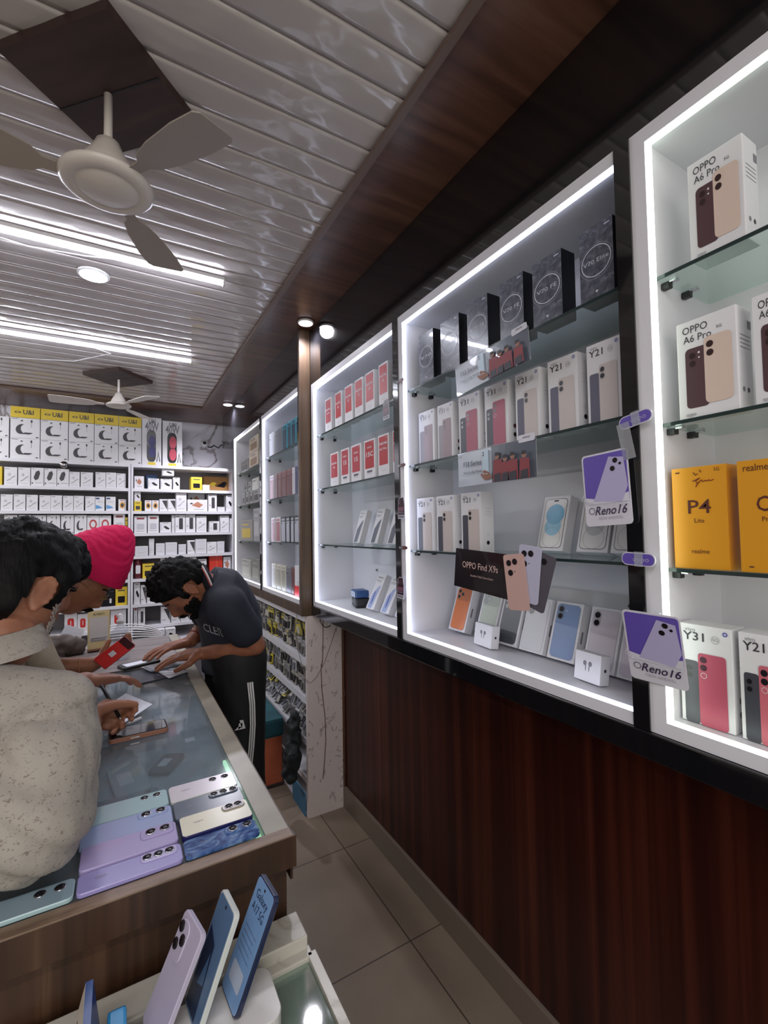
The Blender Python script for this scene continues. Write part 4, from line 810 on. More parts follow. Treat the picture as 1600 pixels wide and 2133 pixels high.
brow('R', 5, [(280, 296.5, 'maroonjar', 1164), (297.5, 321, 'yellow', 1174), (335, 358, 'cable', 1159.5), (385, 394, 'red', 1161), (395, 409, 'tri', 1161), (410, 430, 'mouse', 1165), (436, 463, 'red', 1156), (465, 480, 'doll', 1160)])
brow('R', 6, [(280, 292.5, 'mouse', 1214), (294, 305, 'tri', 1219), (307, 330, 'darkpic', 1216), (332, 356, 'doll', 1218)])
brow('R', 7, [(280, 287, 'text', 1263), (288.5, 303, 'darkpic', 1267), (336, 355, 'tri', 1264), (357, 376, 'tri', 1270), (377, 395, 'tri', 1268), (396, 410, 'tri', 1266)])
for k, (a, b_) in enumerate([(324, 344), (345.5, 366)]):
    if 'mouse' not in BK: BK['mouse'] = bbox('mouse')
    bitem(BK['mouse'], 'retail_box', 'white gadget box on the lowest board, %s after the coiled strips' % ORD[k], 'box', a, b_, .325, 1312-k*2, 'boxed goods on the back shelves', 4.46)
cs = MB()
for k in range(6): cs.tube([(.09+.36*math.sin(R(a)) * (1-k*.0)-.1, 4.44, .335+(.06+.022*k)*1.0*math.cos(R(a*1.0))) for a in range(-10, 80, 8)], .006, cardw, 6)
cs.build('coiled_strips', None, label='bundle of coiled white strips on the lowest board near the counter end', category='cable bundle')
# camera and round caps on the back wall
sc = empty('security_camera', (.74, 4.86, 2.16), label='small white dome security camera on the marble back wall', category='security camera')
MB().cyl((0, .038, 0), (0, .012, 0), .04, white_m, n=24).ell((0, 0, 0), (.034, .034, .034), white_m, 20).build('housing', sc); MB().cyl((-.006, -.036, -.004), (-.004, -.028, -.003), .016, blackm, n=16).build('lens', sc)
MB().tube([(.0, 0, 0), (.03, .0, -.004), (.06, .005, .02), (.10, .0, -.006), (.13, .006, .03), (.17, .0, .0), (.19, .006, .05), (.14, .008, .07)], .006, blackm).build('camera_cable', None, label='tangled black cable beside the security camera', category='cable').location = (.775, 4.885, 2.13)
for px, py in ((133, 968),):
    MB().cyl((0, 0, 0), (0, .012, 0), .028, chrome, n=20).build('round_catch', None, label='round metal catch under the top board of the back shelves', category='catch').location = onY(px, py, 4.548)
# ================================================================== PHONES ON THE COUNTER
def pmat(name, c=(128, 128, 128), r=.25): return mat(name, c, r, coat=.4)
def slab(b, x0, y0, x1, y1, z0, z1, r, m, top=None):
    p = rr_pts(x0, y0, x1, y1, r, 5); n = len(p)
    e = .0012; q = rr_pts(x0+e, y0+e, x1-e, y1-e, max(r-e, .001), 5)
    vs = [(x, y, z0+e) for x, y in p]+[(x, y, z1-e) for x, y in p]+[(x, y, z1) for x, y in q]+[(x, y, z0) for x, y in q]
    b.add(vs, [[i, (i+1) % n, n+(i+1) % n, n+i] for i in range(n)]+[[n+i, n+(i+1) % n, 2*n+(i+1) % n, 2*n+i] for i in range(n)]+[[3*n+i, 3*n+(i+1) % n, (i+1) % n, i] for i in range(n)]+[list(range(3*n, 4*n))[::-1]], m)
    b.add([(x, y, z1) for x, y in q], [list(range(n))], top or m); return b
def lens_obj(par, x, y, z, r, ringm=None):
    b = MB().lathe([(r*1.12, 0), (r*1.12, .0010), (r*.98, .0013)], ringm or chrome, 20, Matrix.Translation((x, y, z))).lathe([(r*.96, .0006), (r*.96, .0014), (.0004, .0016)], lensd, 20, Matrix.Translation((x, y, z)))
    b.build('lens', par)
def counter_phone(x0, x1, y0, y1, bodym, edgem, lenses, bump=None, label='', mark=None, z=CZ+.001, th=.007, grp='display phones on the counter', yaw=0, back=None):
    cx, cy = (x0+x1)/2, (y0+y1)/2; L = x1-x0; Wd = y1-y0
    o = empty('display_phone', (cx, cy, z), label=label, category='phone', group=grp); o.rotation_euler.z = R(yaw)
    b = slab(MB(), -L/2, -Wd/2, L/2, Wd/2, 0, th, .008, edgem, bodym)
    if mark: b.text(mark, -L/2+.030, .004, .008, inkg if mark != 'vivo' else cardg, M=Matrix.Translation((0, 0, th+.0003)) @ Matrix.Rotation(R(-90), 4, 'X'), y=0)
    b.build('body', o)
    par = o; zt = th
    if bump:
        bx0, by0, bx1, by1, bm_ = bump
        cb = slab(MB(), L/2-bx1, Wd/2-by1, L/2-bx0, Wd/2-by0, th-.001, th+.0022, min(.008, (by1-by0)/2-.0005), bm_); par = cb.build('camera_bump', o); zt = th+.0022
    for (lx, ly, r) in lenses: lens_obj(par, L/2-lx, Wd/2-ly, zt-.0004, r)
    return o
mint, lblue, lil, lil2, creamp, whitep, greyp, navy = pmat('mint', (160, 188, 192)), pmat('pale_blue', (152, 166, 204)), pmat('lilac', (164, 152, 196)), pmat('lilac2', (150, 142, 196)), pmat('cream', (214, 210, 188)), pmat('white_phone', (206, 198, 206)), pmat('grey_phone', (78, 90, 106)), pmat('navy_edge', (34, 34, 86))
def swirl():
    m = mat('blue_swirl', rough=.12, coat=.6); n = nd(m, 'ShaderNodeTexNoise'); n.inputs['Scale'].default_value = 26; n.inputs['Detail'].default_value = 3; n.inputs['Distortion'].default_value = 2
    lk(m, coords(m, (1, 1.6, 1)), n.inputs['Vector']); lk(m, ramp(m, n.outputs[0], [(.35, (30, 52, 108)), (.5, (64, 96, 150)), (.65, (110, 140, 180))]), bsdf(m).inputs['Base Color']); return m
swirlm = swirl()
two = [(.018, .014, .0068), (.042, .014, .0068)]; e = .0635
rows = [.794, .794+e, .794+2*e, .794+3*e, .794+4*e]
counter_phone(.094, .2135, rows[0]+.0165, rows[1]-.001, swirlm, swirlm, [(.016, .013, .007), (.040, .013, .007)], (.004, .003, .054, .024, swirlm), 'glossy blue swirl-backed phone in the row nearest the walnut edge strip', 'vivo')
counter_phone(.094, .2135, rows[1]+.001, rows[2]-.001, creamp, navy, [(.018, .013, .0065), (.034, .013, .0065)], (.006, .003, .047, .024, pmat('bump_grey', (140, 132, 124))), 'cream phone with a dark blue edge lying beside the blue one', 'oppo', th=.011)
counter_phone(.090, .2135, rows[2]+.001, rows[3]-.001, greyp, greyp, [(.014, .013, .0065), (.032, .013, .0065), (.050, .013, .0065)], (.004, .004, .060, .022, greyp), 'slate grey phone between the cream and white phones', 'vivo')
counter_phone(.088, .2135, rows[3]+.001, rows[4]-.001, whitep, pmat('white_edge', (214, 214, 210)), two, None, 'white phone farthest along the counter in its row', 'oppo')
counter_phone(-.052, .091, rows[0]+.0165, rows[1]-.001, lil2, lil2, [(.018, .014, .0065), (.034, .014, .0065), (.050, .014, .0065)], (.006, .003, .060, .0245, pmat('bump_lilac', (180, 172, 212))), 'violet phone with three lenses, next to the walnut edge strip', 'oppo')
counter_phone(-.052, .089, rows[1]+.001, rows[2]-.001, lil, lil, [(.018, .016, .0075), (.040, .016, .0075)], (.004, .003, .056, .032, lil), 'pinkish lilac phone with two big lenses in a square bump', None, th=.010)
counter_phone(-.056, .087, rows[2]+.001, rows[3]-.001, lblue, lblue, [(.018, .014, .0075), (.042, .014, .0075)], (.005, .003, .056, .025, lblue), 'pale blue phone beside the shirt sleeve')
counter_phone(-.058, .085, rows[3]+.001, rows[4]-.001, mint, mint, [(.018, .014, .0065), (.040, .014, .0065)], None, 'mint phone beside the white phone')
counter_phone(-.20, -.055, rows[0]+.0165, rows[1]-.001, pmat('teal_pale', (134, 156, 168)), mint, two, None, 'grey-teal phone at the counter edge below the shirt sleeve')
counter_phone(-.055, .075, 1.06, 1.12, pmat('fog', (120, 136, 142)), pmat('fog'), [(.02, .014, .006)], None, 'greenish grey phone showing under the glass beyond the mint one', z=.7125)
# used phone lying near the writing hand, its case copper coloured
p = empty('customer_phone', (.046, 1.385, CZ+.001), label='black phone in a copper-edged case lying screen up on the counter', category='phone'); p.rotation_euler.z = R(2)
slab(MB(), -.068, -.036, .068, .036, 0, .012, .01, mat('copper_case', (150, 104, 84), .35), blackm).build('case', p); slab(MB(), -.064, -.032, .064, .032, .0115, .0128, .008, black).build('screen', p)
MB().box((-.02, -.0372, .005), (.0, -.036, .008), chrome).build('side_button', p)
pn = empty('pen', (.0, 1.44, CZ+.005), label='clear and white pen lying beside the copper-edged phone', category='pen'); pn.rotation_euler.z = R(38)
MB().cyl((-.04, 0, 0), (.055, 0, 0), .004, clearp, n=10).build('barrel', pn); MB().cyl((.03, 0, 0), (.07, 0, 0), .0046, white_m, n=10).build('cap', pn)
pap = mat('paper', (214, 216, 226), .6)
def sheet(name, label, pts, z, rows_=0):
    c = sum((Vector(p_) for p_ in pts), Vector((0, 0)))/len(pts); b = MB(); b.add([(x-c.x, y-c.y, 0) for x, y in pts]+[(x-c.x, y-c.y, .0006) for x, y in pts], [[3, 2, 1, 0], [4, 5, 6, 7]]+[[i, (i+1) % 4, 4+(i+1) % 4, 4+i] for i in range(4)], pap)
    P = [Vector((x-c.x, y-c.y)) for x, y in pts]
    for k in range(rows_):
        t = (k+1.5)/(rows_+2); a = P[0].lerp(P[3], t); d = P[1].lerp(P[2], t); s_ = a.lerp(d, .12); e_ = a.lerp(d, .55 if k % 3 == 2 else .85); n_ = (P[3]-P[0]).normalized()*.0016
        b.add([(s_.x, s_.y, .0008), (e_.x, e_.y, .0008), (e_.x+n_.x, e_.y+n_.y, .0008), (s_.x+n_.x, s_.y+n_.y, .0008)], [(0, 1, 2, 3)], cardg)
    o = b.build(name, None, label=label, category='paper'); o.location = (c.x, c.y, z); return o
q = lambda px, py: tuple(onZ(px, py, CZ)[:2])
sheet('bill', 'printed paper bill being written on by the customer in the patterned shirt', [q(232, 1525), q(318, 1468), q(262, 1445), q(195, 1490)], CZ+.001, 7)
sheet('card_sheet', 'plain white card lying on the dark mat beside the clerk', [q(316, 1395), q(352, 1416), q(391, 1402), q(352, 1387)], CZ+.005)
mt = MB(); pm = [q(270, 1404), q(283, 1428), q(392, 1404), q(352, 1383)]; cm = sum((Vector(a) for a in pm), Vector((0, 0)))/4
mt.add([(x-cm.x, y-cm.y, 0) for x, y in pm]+[(x-cm.x, y-cm.y, .0035) for x, y in pm], [[3, 2, 1, 0], [4, 5, 6, 7]]+[[i, (i+1) % 4, 4+(i+1) % 4, 4+i] for i in range(4)], mat('dark_mat', (38, 38, 50), .4))
mo = mt.build('counter_mat', None, label='dark flat mat across the counter under the white card', category='mat'); mo.location = (cm.x, cm.y, CZ+.0008)
wb = MB().box((-.46, 2.03, 0), (.214, 2.58, .004), grain('grey_wood_board', [(.3, (96, 88, 88)), (.6, (128, 118, 116)), (.8, (148, 138, 134))], (3, 30, 3), .45)).build('counter_board', None, label='grey wood-grain board covering the far end of the counter', category='board'); wb.location = (0, 0, CZ+.0008)
ph = empty('black_phone', onZ(290, 1385, CZ+.006), label='black phone with a white label lying on the grey board', category='phone'); ph.rotation_euler.z = R(22)
slab(MB(), -.07, -.036, .07, .036, 0, .009, .01, blackm).build('body', ph); slab(MB(), -.055, -.024, .02, .024, .0089, .0094, .002, pap).build('label_sticker', ph)
for k, (a_, c_, nm, cx_, cy_, yw_, w_, l_) in enumerate([('case_pale', (150, 164, 168), 'pale grey-green', .02, 1.19, 8, .07, .15), ('case_dark', (52, 58, 66), 'dark grey', .10, 1.22, -30, .05, .09), ('case_blue', (120, 136, 152), 'blue-grey', .13, 1.52, 4, .08, .10), ('case_smoke', (74, 80, 88), 'smoky', -.0, 1.56, 10, .06, .12), ('case_box', (160, 164, 168), 'light grey', .16, 1.72, 0, .07, .07)]):
    slab(MB(), -w_/2, -l_/2, w_/2, l_/2, 0, .008, .009, pmat(a_, c_, .4)).box((-w_*.3, -l_*.2, .008), (w_*.1, l_*.2, .0086), mat('faint_line')).build('flat_case', None, label='%s flat case lying under the counter glass' % nm, category='phone case', group='flat cases under the counter glass').location = (cx_, cy_, .7125)
    o = [o for o in COL.objects if o.name.startswith('flat_case')][-1]; o.rotation_euler.z = R(yw_)
MB().box((-.012, -.012, 0), (.012, .012, .001), pap).build('price_tag', None, label='tiny white tag lying under the counter glass', category='tag').location = (.165, 1.335, .7128)
# clear spray bottle
bt = empty('spray_bottle', onZ(250, 1372, CZ+.006), label='clear plastic spray bottle with a white nozzle on the counter', category='bottle')
MB().lathe([(.030, 0), (.034, .006), (.034, .10), (.030, .118), (.014, .135), (.011, .145)], clearp, 24).build('bottle_body', bt)
MB().lathe([(.013, .145), (.013, .160), (.009, .164), (.008, .182), (.004, .186)], white_m, 16).box((-.014, -.005, .172), (.006, .005, .182), white_m).build('nozzle', bt)
# payment stand, without its code
ps = empty('payment_stand', (-.075, 2.44, CZ+.006), label='cream payment standee with a blank panel behind the red phone', category='sign stand'); ps.rotation_euler = (R(-8), 0, R(4))
x0 = onY(183, 1330, 2.44).x; x1 = onY(229, 1330, 2.44).x; zt_ = onY(205, 1275, 2.44).z; w_ = (x1-x0)/2*1.02; h_ = zt_-CZ
ps.location.x = (x0+x1)/2
b = MB().box((-w_, 0, 0), (w_, .004, h_), mat('cream_board', (206, 188, 136), .5)); b.rect(-w_*.84, h_*.22, w_*.84, h_*.83, mat('pale_panel', (196, 192, 186), .5), -.0006); b.text('PAYMENTS', 0, h_*.90, .016, ink, -.0008, w=w_*1.0)
b.text('UNIPAY LITE', 0, h_*.25, .014, mat('navy_ink', (60, 64, 96), .5), -.0010, w=w_*1.5) if 0 else None
b.tube([(-w_*.7, -.001, h_*.30), (-w_*.3, -.001, h_*.31), (w_*.2, -.001, h_*.30), (w_*.7, -.001, h_*.315)], .0016, inkg, 5); b.tube([(-w_*.7, -.001, h_*.25), (w_*.6, -.001, h_*.255)], .0012, inkg, 5)
b.build('board', ps); MB().box((-w_, -.03, 0), (w_, .05, .008), mat('wood_foot', (120, 84, 60), .5)).build('foot', ps)
# things tucked behind the customers on the counter
MB().prism(rr_pts(-.04, -.05, .04, .05, .004), 0, .001, pap).build('paper_slip', None, label='white paper slip propped before the shelf beside the payment standee', category='paper').location = (-.19, 2.5, .80)
bpy.data.objects['paper_slip'].rotation_euler = (R(-10), R(25), 0)

# phones standing on the near case
def stand_phone(B, h, w, t, g, fm, em, label, kind):
    o = empty('display_phone', B, label=label, category='phone', group='display phones on the white stands'); o.rotation_mode = 'XYZ'
    o.rotation_euler = (R(-t), 0, R(-90+g))
    M = Matrix.Rotation(R(90), 4, 'X')          # slab z -> -y
    slab(MB(M @ Matrix.Translation((0, 0, -.008))), 0, 0, w, h, 0, .008, .008, em, fm if kind == 'back' else em).build('body', o)
    if kind == 'back':
        cb = slab(MB(M), .004, h-.052, .034, h-.006, -.0005, .0022, .012, fm).build('camera_bump', o)
        for cx, cz in ((.012, -.016), (.012, -.036), (.025, -.026)): MB(M).lathe([(.0066, 0), (.0066, .001), (.0006, .0012)], lensd, 18, Matrix.Translation((cx, h+cz, .0020))).build('lens', cb)
    else:
        sc_ = MB(); sc_.prism(rr_pts(.0025, .003, w-.0025, h-.003, .006), -.0006, .0, fm)
        if kind == 'text':
            sc_.text('Galaxy', w/2, h*.86, .015, mat('screen_ink', (30, 40, 70), .4), -.0009, w=.040); sc_.text('A17 5G', w/2, h*.75, .015, mat('screen_ink'), -.0009, w=.040)
            for k in range(5): sc_.rect(.010, h*(.58-.05*k), w-.012-.004*(k % 2), h*(.588-.05*k), mat('screen_line', (96, 116, 150), .4), -.0009)
            sc_.rect(.012, h*.14, w-.012, h*.3, mat('screen_patch', (176, 186, 204), .4), -.0008, .004)
        else:
            sc_.poly([(.004, -.0009, .006), (w*.7, -.0009, .006), (w*.55, -.0009, h*.62), (.006, -.0009, h*.7)], mat('screen_deep', (26, 44, 72), .2)); sc_.poly([(w*.3, -.0011, h*.25), (w*.6, -.0011, h*.3), (w*.5, -.0011, h*.55)], mat('screen_mid', (70, 100, 136), .2))
        sc_.disc(w/2, h-.009, .002, blackm, -.001); sc_.build('screen', o)
    return o
scr1 = mat('screen_sky', (120, 156, 200), .15, coat=.5, emit=0); scr2 = mat('screen_slate', (84, 112, 146), .15, coat=.5)
stand_phone((.128, .708, .6185), .145, .062, 24, 5, scr1, pmat('edge_navy', (28, 36, 66)), 'phone in a dark blue frame with a pale blue lettered screen, on the white stand', 'text')
stand_phone((.080, .710, .6185), .140, .060, 22, 6, scr2, pmat('edge_white', (196, 200, 198)), 'white-framed phone showing a dusky blue screen, middle of the standing phones', 'pic')
stand_phone((.028, .714, .6185), .128, .062, 27, 12, pmat('back_lilac', (180, 172, 194)), pmat('back_lilac'), 'lilac phone standing with its triple camera back showing', 'back')
sb = empty('phone_stand', (.11, .675, .586), label='glossy white base carrying the standing phones on the near glass case', category='stand')
slab(MB(), -.115, -.05, .085, .035, 0, .030, .018, mat('stand_white', (206, 204, 202), .2, coat=.5)).build('base', sb)
tp = empty('promo_tent', (-.034, .682, .586), label='blue and white folded promotional box beside the standing phones', category='box'); tp.scale = (1, .9, 1.36)
b = MB(); b.add([(-.03, -.05, 0), (.022, -.05, 0), (.008, -.05, .085), (.0, -.05, .085), (-.03, .03, 0), (.022, .03, 0), (.008, .03, .085), (.0, .03, .085)], [(0, 1, 2, 3), (5, 4, 7, 6), (1, 5, 6, 2), (2, 6, 7, 3)], mat('promo_blue', (30, 66, 128), .35)); b.add([(-.03, -.05, 0), (.0, -.05, .085), (.0, .03, .085), (-.03, .03, 0)], [(0, 1, 2, 3)], mat('promo_cream', (206, 196, 184), .4)); b.build('body', tp)
b = MB(); b.add([(-.0255, -.04, .012), (-.006, -.04, .066), (-.006, -.01, .066), (-.0255, -.01, .012)], [(0, 1, 2, 3)], ink) if 0 else None
for k in range(4):
    z_ = .02+.014*k; xx = -.03+.03*z_/.085-.0006; b.add([(xx, -.04, z_), (xx+.0012, -.04, z_+.003), (xx+.0012, .02-.008*(k % 2), z_+.003), (xx, .02-.008*(k % 2), z_)], [(0, 1, 2, 3)], cardg)
b.build('printed_text', tp); MB().box((.023, -.03, 0), (.045, .03, .05), mat('bright_blue', (40, 140, 196), .35), bv=.004).build('side_flap', tp)
MB().rect(-.012, -.02, .012, .02, cardw, 0).build('white_sticker', tp).location = (.018, -.0508, .035)
# ================================================================== PEOPLE
def skinm(name, c, c2):
    m = mat(name, c, .48, spec=.35); n = nd(m, 'ShaderNodeTexNoise'); n.inputs['Scale'].default_value = 14; n.inputs['Detail'].default_value = 4
    lk(m, coords(m), n.inputs['Vector']); lk(m, ramp(m, n.outputs[0], [(.3, c2), (.65, c)]), bsdf(m).inputs['Base Color'])
    bsdf(m).inputs['Subsurface Weight'].default_value = .06; bsdf(m).inputs['Subsurface Radius'].default_value = (.01, .004, .002); return m
skin_a = skinm('skin_deep', (150, 98, 74), (118, 74, 56)); skin_b = skinm('skin_tan', (158, 108, 84), (128, 84, 66)); skin_c = skinm('skin_warm', (164, 112, 84), (132, 86, 64))
def limb(b, pts, m=None, n=16):       # [(point, radius)...] joined cones and balls
    m = m or skin_a
    for (p, r) in pts: b.ell(p, (r, r, r), m, n)
    for (p, r), (q_, r2) in zip(pts, pts[1:]): b.cyl(p, q_, r, m, r2, n)
def loft(b, rings, m, n=28):         # rings: (centre, side vector, other vector) half-axes
    vs = []; fs = []
    for c, u, w in rings:
        c, u, w = Vector(c), Vector(u), Vector(w)
        for k in range(n): a = 2*math.pi*k/n; vs.append(c+u*math.cos(a)+w*math.sin(a))
    N = len(rings)
    for i in range(N-1):
        for k in range(n): fs.append((i*n+k, i*n+(k+1) % n, (i+1)*n+(k+1) % n, (i+1)*n+k))
    fs += [tuple(range(n))[::-1], tuple((N-1)*n+k for k in range(n))]
    b.add(vs, fs, m, True)
def hand(b, W_, d, nrm, side, curl=(20, 25, 20), spread=6, s=1.0, m=None, thumb=(.75, .25), curls=None):
    """W_ wrist, d towards the fingers, nrm palm normal (fingers curl that way), side=+-1 for the thumb"""
    d = Vector(d).normalized(); nrm = Vector(nrm); nrm = (nrm-d*nrm.dot(d)).normalized(); L = d.cross(nrm).normalized()*side
    W_ = Vector(W_); m = m or skin_a
    limb(b, [(W_-d*.01*s, .024*s), (W_+d*.015*s, .023*s)], m)
    for i, o_ in enumerate((.028, .010, -.009, -.026)):
        k = W_+d*(.084-.004*abs(i-1))*s+L*o_*s
        limb(b, [(W_+d*.018*s+L*o_*.55*s, .0165*s), (W_+d*.05*s+L*o_*.8*s, .0150*s), (k, .0118*s)], m)
        ln = (.94, 1.04, .98, .80)[i]; a = 0; p = k; dd = (d+L*math.tan(R(spread*(1.2-i*.8)))).normalized()
        cc = curls[i] if curls else curl; r = .0092*s*(1 if i < 3 else .88)
        for j, (seg, c_) in enumerate(zip((.044, .027, .021), cc)):
            a += R(c_); v = dd*math.cos(a)+nrm*math.sin(a); q_ = p+v*seg*ln*s
            limb(b, [(p, r*(1-.07*j)), (q_, r*(1-.07*(j+1)))], m, 12); p = q_
    t0 = W_+d*.026*s+L*.022*s; t1 = t0+(L*thumb[0]+d*(1-thumb[0])*1.2+nrm*thumb[1]).normalized()*.038*s; t2 = t1+(L*thumb[0]*.35+d*.9+nrm*thumb[1]*1.4).normalized()*.032*s; t3 = t2+(d+nrm*thumb[1]*2).normalized()*.020*s
    limb(b, [(t0, .0165*s), (t1, .0128*s), (t2, .0108*s), (t3, .0088*s)], m)
def headM(c, face, crown):
    f = Vector(face).normalized(); u = Vector(crown); u = (u-f*u.dot(f)).normalized(); x = f.cross(u)
    M = Matrix((x, f, u)).transposed().to_4x4(); M.translation = Vector(c); return M
def head(b, M, m, s=1.0, fat=1.0):
    nu, nv = 72, 48; vs = []; fs = []
    G = lambda x, a, w: math.exp(-((x-a)/w)**2)
    for i in range(1, nv):
        t = math.pi*i/nv
        for k in range(nu):
            a = 2*math.pi*k/nu; x = math.sin(t)*math.cos(a); y = math.sin(t)*math.sin(a); z = math.cos(t)
            X, Y, Z = x*.076*fat, y*.096, z*.118
            if z < 0: j = -z; X *= 1-.30*j**1.6; Y = Y*(1-.10*j)+(.020*j if y < 0 else .012*j)
            if y > 0:
                fr = y
                Y -= .006*fr*G(Z, -.01, .06)
                Y += .024*G(X, 0, .010+.004*(Z < -.02))*G(Z, -.030, .017)*fr+.012*G(X, 0, .009)*G(Z, -.008, .018)*fr      # nose
                Y += .006*G(Z, .024, .010)*G(abs(X), .028, .024)*fr                                              # brow
                Y -= .010*G(abs(X), .031, .014)*G(Z, .006, .011)*fr; Y += .005*G(abs(X), .031, .008)*G(Z, .005, .006)*fr
                Y += .008*G(X, 0, .022)*G(Z, -.060, .007)*fr+.007*G(X, 0, .020)*G(Z, -.074, .007)*fr-.004*G(X, 0, .024)*G(Z, -.067, .003)*fr
                Y += .009*G(X, 0, .022)*G(Z, -.102, .016)*fr
                X += (1 if X > 0 else -1)*.004*G(abs(X), .055, .02)*G(Z, -.02, .02)
            vs.append(Vector((X, Y, Z))*s)
    for i in range(nv-2):
        for k in range(nu): fs.append((i*nu+k, (i+1)*nu+k, (i+1)*nu+(k+1) % nu, i*nu+(k+1) % nu))
    fs.append(tuple(range(nu))); fs.append(tuple((nv-2)*nu+k for k in range(nu))[::-1])
    b.add(vs, fs, m, True, M)
    for sx in (-1, 1):
        T = M @ Matrix.Translation((sx*.079*fat*s, -.008*s, -.008*s)) @ Matrix.Rotation(R(-sx*18), 4, 'Z') @ Matrix.Rotation(R(-10), 4, 'X')
        b.ell((0, 0, 0), (.0075*s, .019*s, .032*s), m, 16, T)
        for a0 in range(-60, 200, 26):
            p = (sx*.006*s, .017*s*math.cos(R(a0+30)), .029*s*math.sin(R(a0+30))); b.ell(p, (.0045*s,)*3, m, 8, T)
        b.ell((0, .004*s, -.027*s), (.006*s, .009*s, .010*s), m, 12, T)
def hair(name, par, M, m, s=1.0, zf=.045, zb=-.06, amp=.012, fr=34, thick=.014, spikes=0, sideb=0, fat=1.0):
    """shell over the skull: hairline runs from zf at the brow to zb at the nape"""
    b = MB(); nu, nv = 96, 60; vs = []; fs = []; keep = {}
    for i in range(0, nv+1):
        t = math.pi*i/nv
        for k in range(nu):
            a = 2*math.pi*k/nu; x = math.sin(t)*math.cos(a); y = math.sin(t)*math.sin(a); z = math.cos(t)
            f_ = .5+.5*y; hl = zb+(zf-zb)*(f_**1.3)
            Yl = y*.096
            if abs(x)*math.sin(t) > -1 and abs(x) > .5:
                if -.030 < Yl < .012: hl = .014
                elif .012 <= Yl < .036: hl = -.024-sideb
            over = (z*.118-hl)/.03
            th = thick*min(1, max(-.5, over))
            nn = noise.noise(Vector((x, y, z))*fr*.12)*amp+noise.noise(Vector((x*1.5, y*1.5, z*3))*fr*.35)*amp*.5+(abs(noise.noise(Vector((x, y, z))*fr*.9))*spikes)
            g = th+(nn if over > .2 else 0)
            vs.append(Vector((x*(.076*fat+g), y*(.096+g)-.002, z*(.118+g*1.1)))*s); keep[len(vs)-1] = over > -.2
    for i in range(nv):
        for k in range(nu):
            q_ = (i*nu+k, (i+1)*nu+k, (i+1)*nu+(k+1) % nu, i*nu+(k+1) % nu)
            if all(keep[v] for v in q_): fs.append(q_)
    b.add(vs, fs, m, True, M); return b.build(name, par)
hairm = mat('hair_black', (10, 9, 10), .62, spec=.15)
def hairtex(m):
    n = nd(m, 'ShaderNodeTexNoise'); n.inputs['Scale'].default_value = 1; n.inputs['Detail'].default_value = 4; lk(m, coords(m, (260, 60, 60)), n.inputs['Vector']); bump(m, n.outputs[0], .6, .003)
hairtex(hairm)
greyhair = mat('hair_grey', (120, 112, 106), .6)
def patch_face(name, par, M, fn, m, s=1.0):      # small hair pieces made of short rods in head space
    b = MB()
    for p, q_, r in fn: b.cyl(M @ (Vector(p)*s), M @ (Vector(q_)*s), r*s, m, r*s*.35, 6)
    return b.build(name, par)
def face_hair(par, M, s, mous=True, beard=0, m=None, browm=None, seed=1, fat=1.0):
    random.seed(seed); m = m or hairm
    br = []
    for sx in (-1, 1):
        for k in range(26):
            t = k/25; x = sx*(.014+.034*t); br.append(((x, .091-.012*t*t, .024+.004*math.sin(t*3)), (x+sx*.008, .0915-.012*t*t, .027+.003*math.sin(t*3)-.003*t), .0026))
    patch_face('eyebrows', par, M, br, hairm, s)
    if mous:
        q_ = []
        for k in range(60):
            t = (k/59)*2-1; q_.append(((t*.018, .103-.010*t*t, -.047-.002*abs(t)), (t*.033, .098-.018*t*t, -.058-.006*abs(t)), .0034))
        patch_face('moustache', par, M, q_, m, s)
    if beard:
        q_ = []
        for k in range(1100):
            a = random.uniform(-1, 1); z = random.uniform(-.112, -.03) if abs(a) > .55 else random.uniform(-.116, -.082)
            ang = R(90-a*88); j = -z/.118; X = math.cos(ang)*.078*fat*math.sqrt(max(.02, 1-j*j))*(1-.22*j); Y = math.sin(ang)*.100*math.sqrt(max(.02, 1-j*j))+.02*j
            X = X*1.0; p = Vector((X, Y+.004, z)); q_.append((p-Vector((X*.05, .004, 0)), p+Vector((X*.04, .002, -.006-beard*.004)), .0052))
        patch_face('beard', par, M, q_, m, s)
def cloth(m_, name, par, build_fn, vox=.0075, sm=8, wr=.004, fr=9, seed=0, extra=None):
    b = MB(); build_fn(b); o = b.build(name); remesh(o, vox, sm)
    for v in o.data.vertices:
        c = v.co; d = noise.noise(Vector((c.x*fr, c.y*fr, c.z*fr*.55+seed)))*wr + abs(noise.noise(Vector((c.x*fr*2+c.z*6, c.y*fr*2-c.z*5, c.z*fr*.6+seed))))*wr*.9
        if extra: d += extra(c)
        v.co = c+v.normal*d
    o.parent = par; o.data.materials.clear(); o.data.materials.append(m_); return o
def body(par, fn, m_, vox=.0045, sm=2):
    b = MB(); fn(b); o = b.build('body'); remesh(o, vox, sm, .4); o.parent = par; o.data.materials.clear(); o.data.materials.append(m_); return o
V = Vector
def Py(px, py, y): return onY(px, py, y)

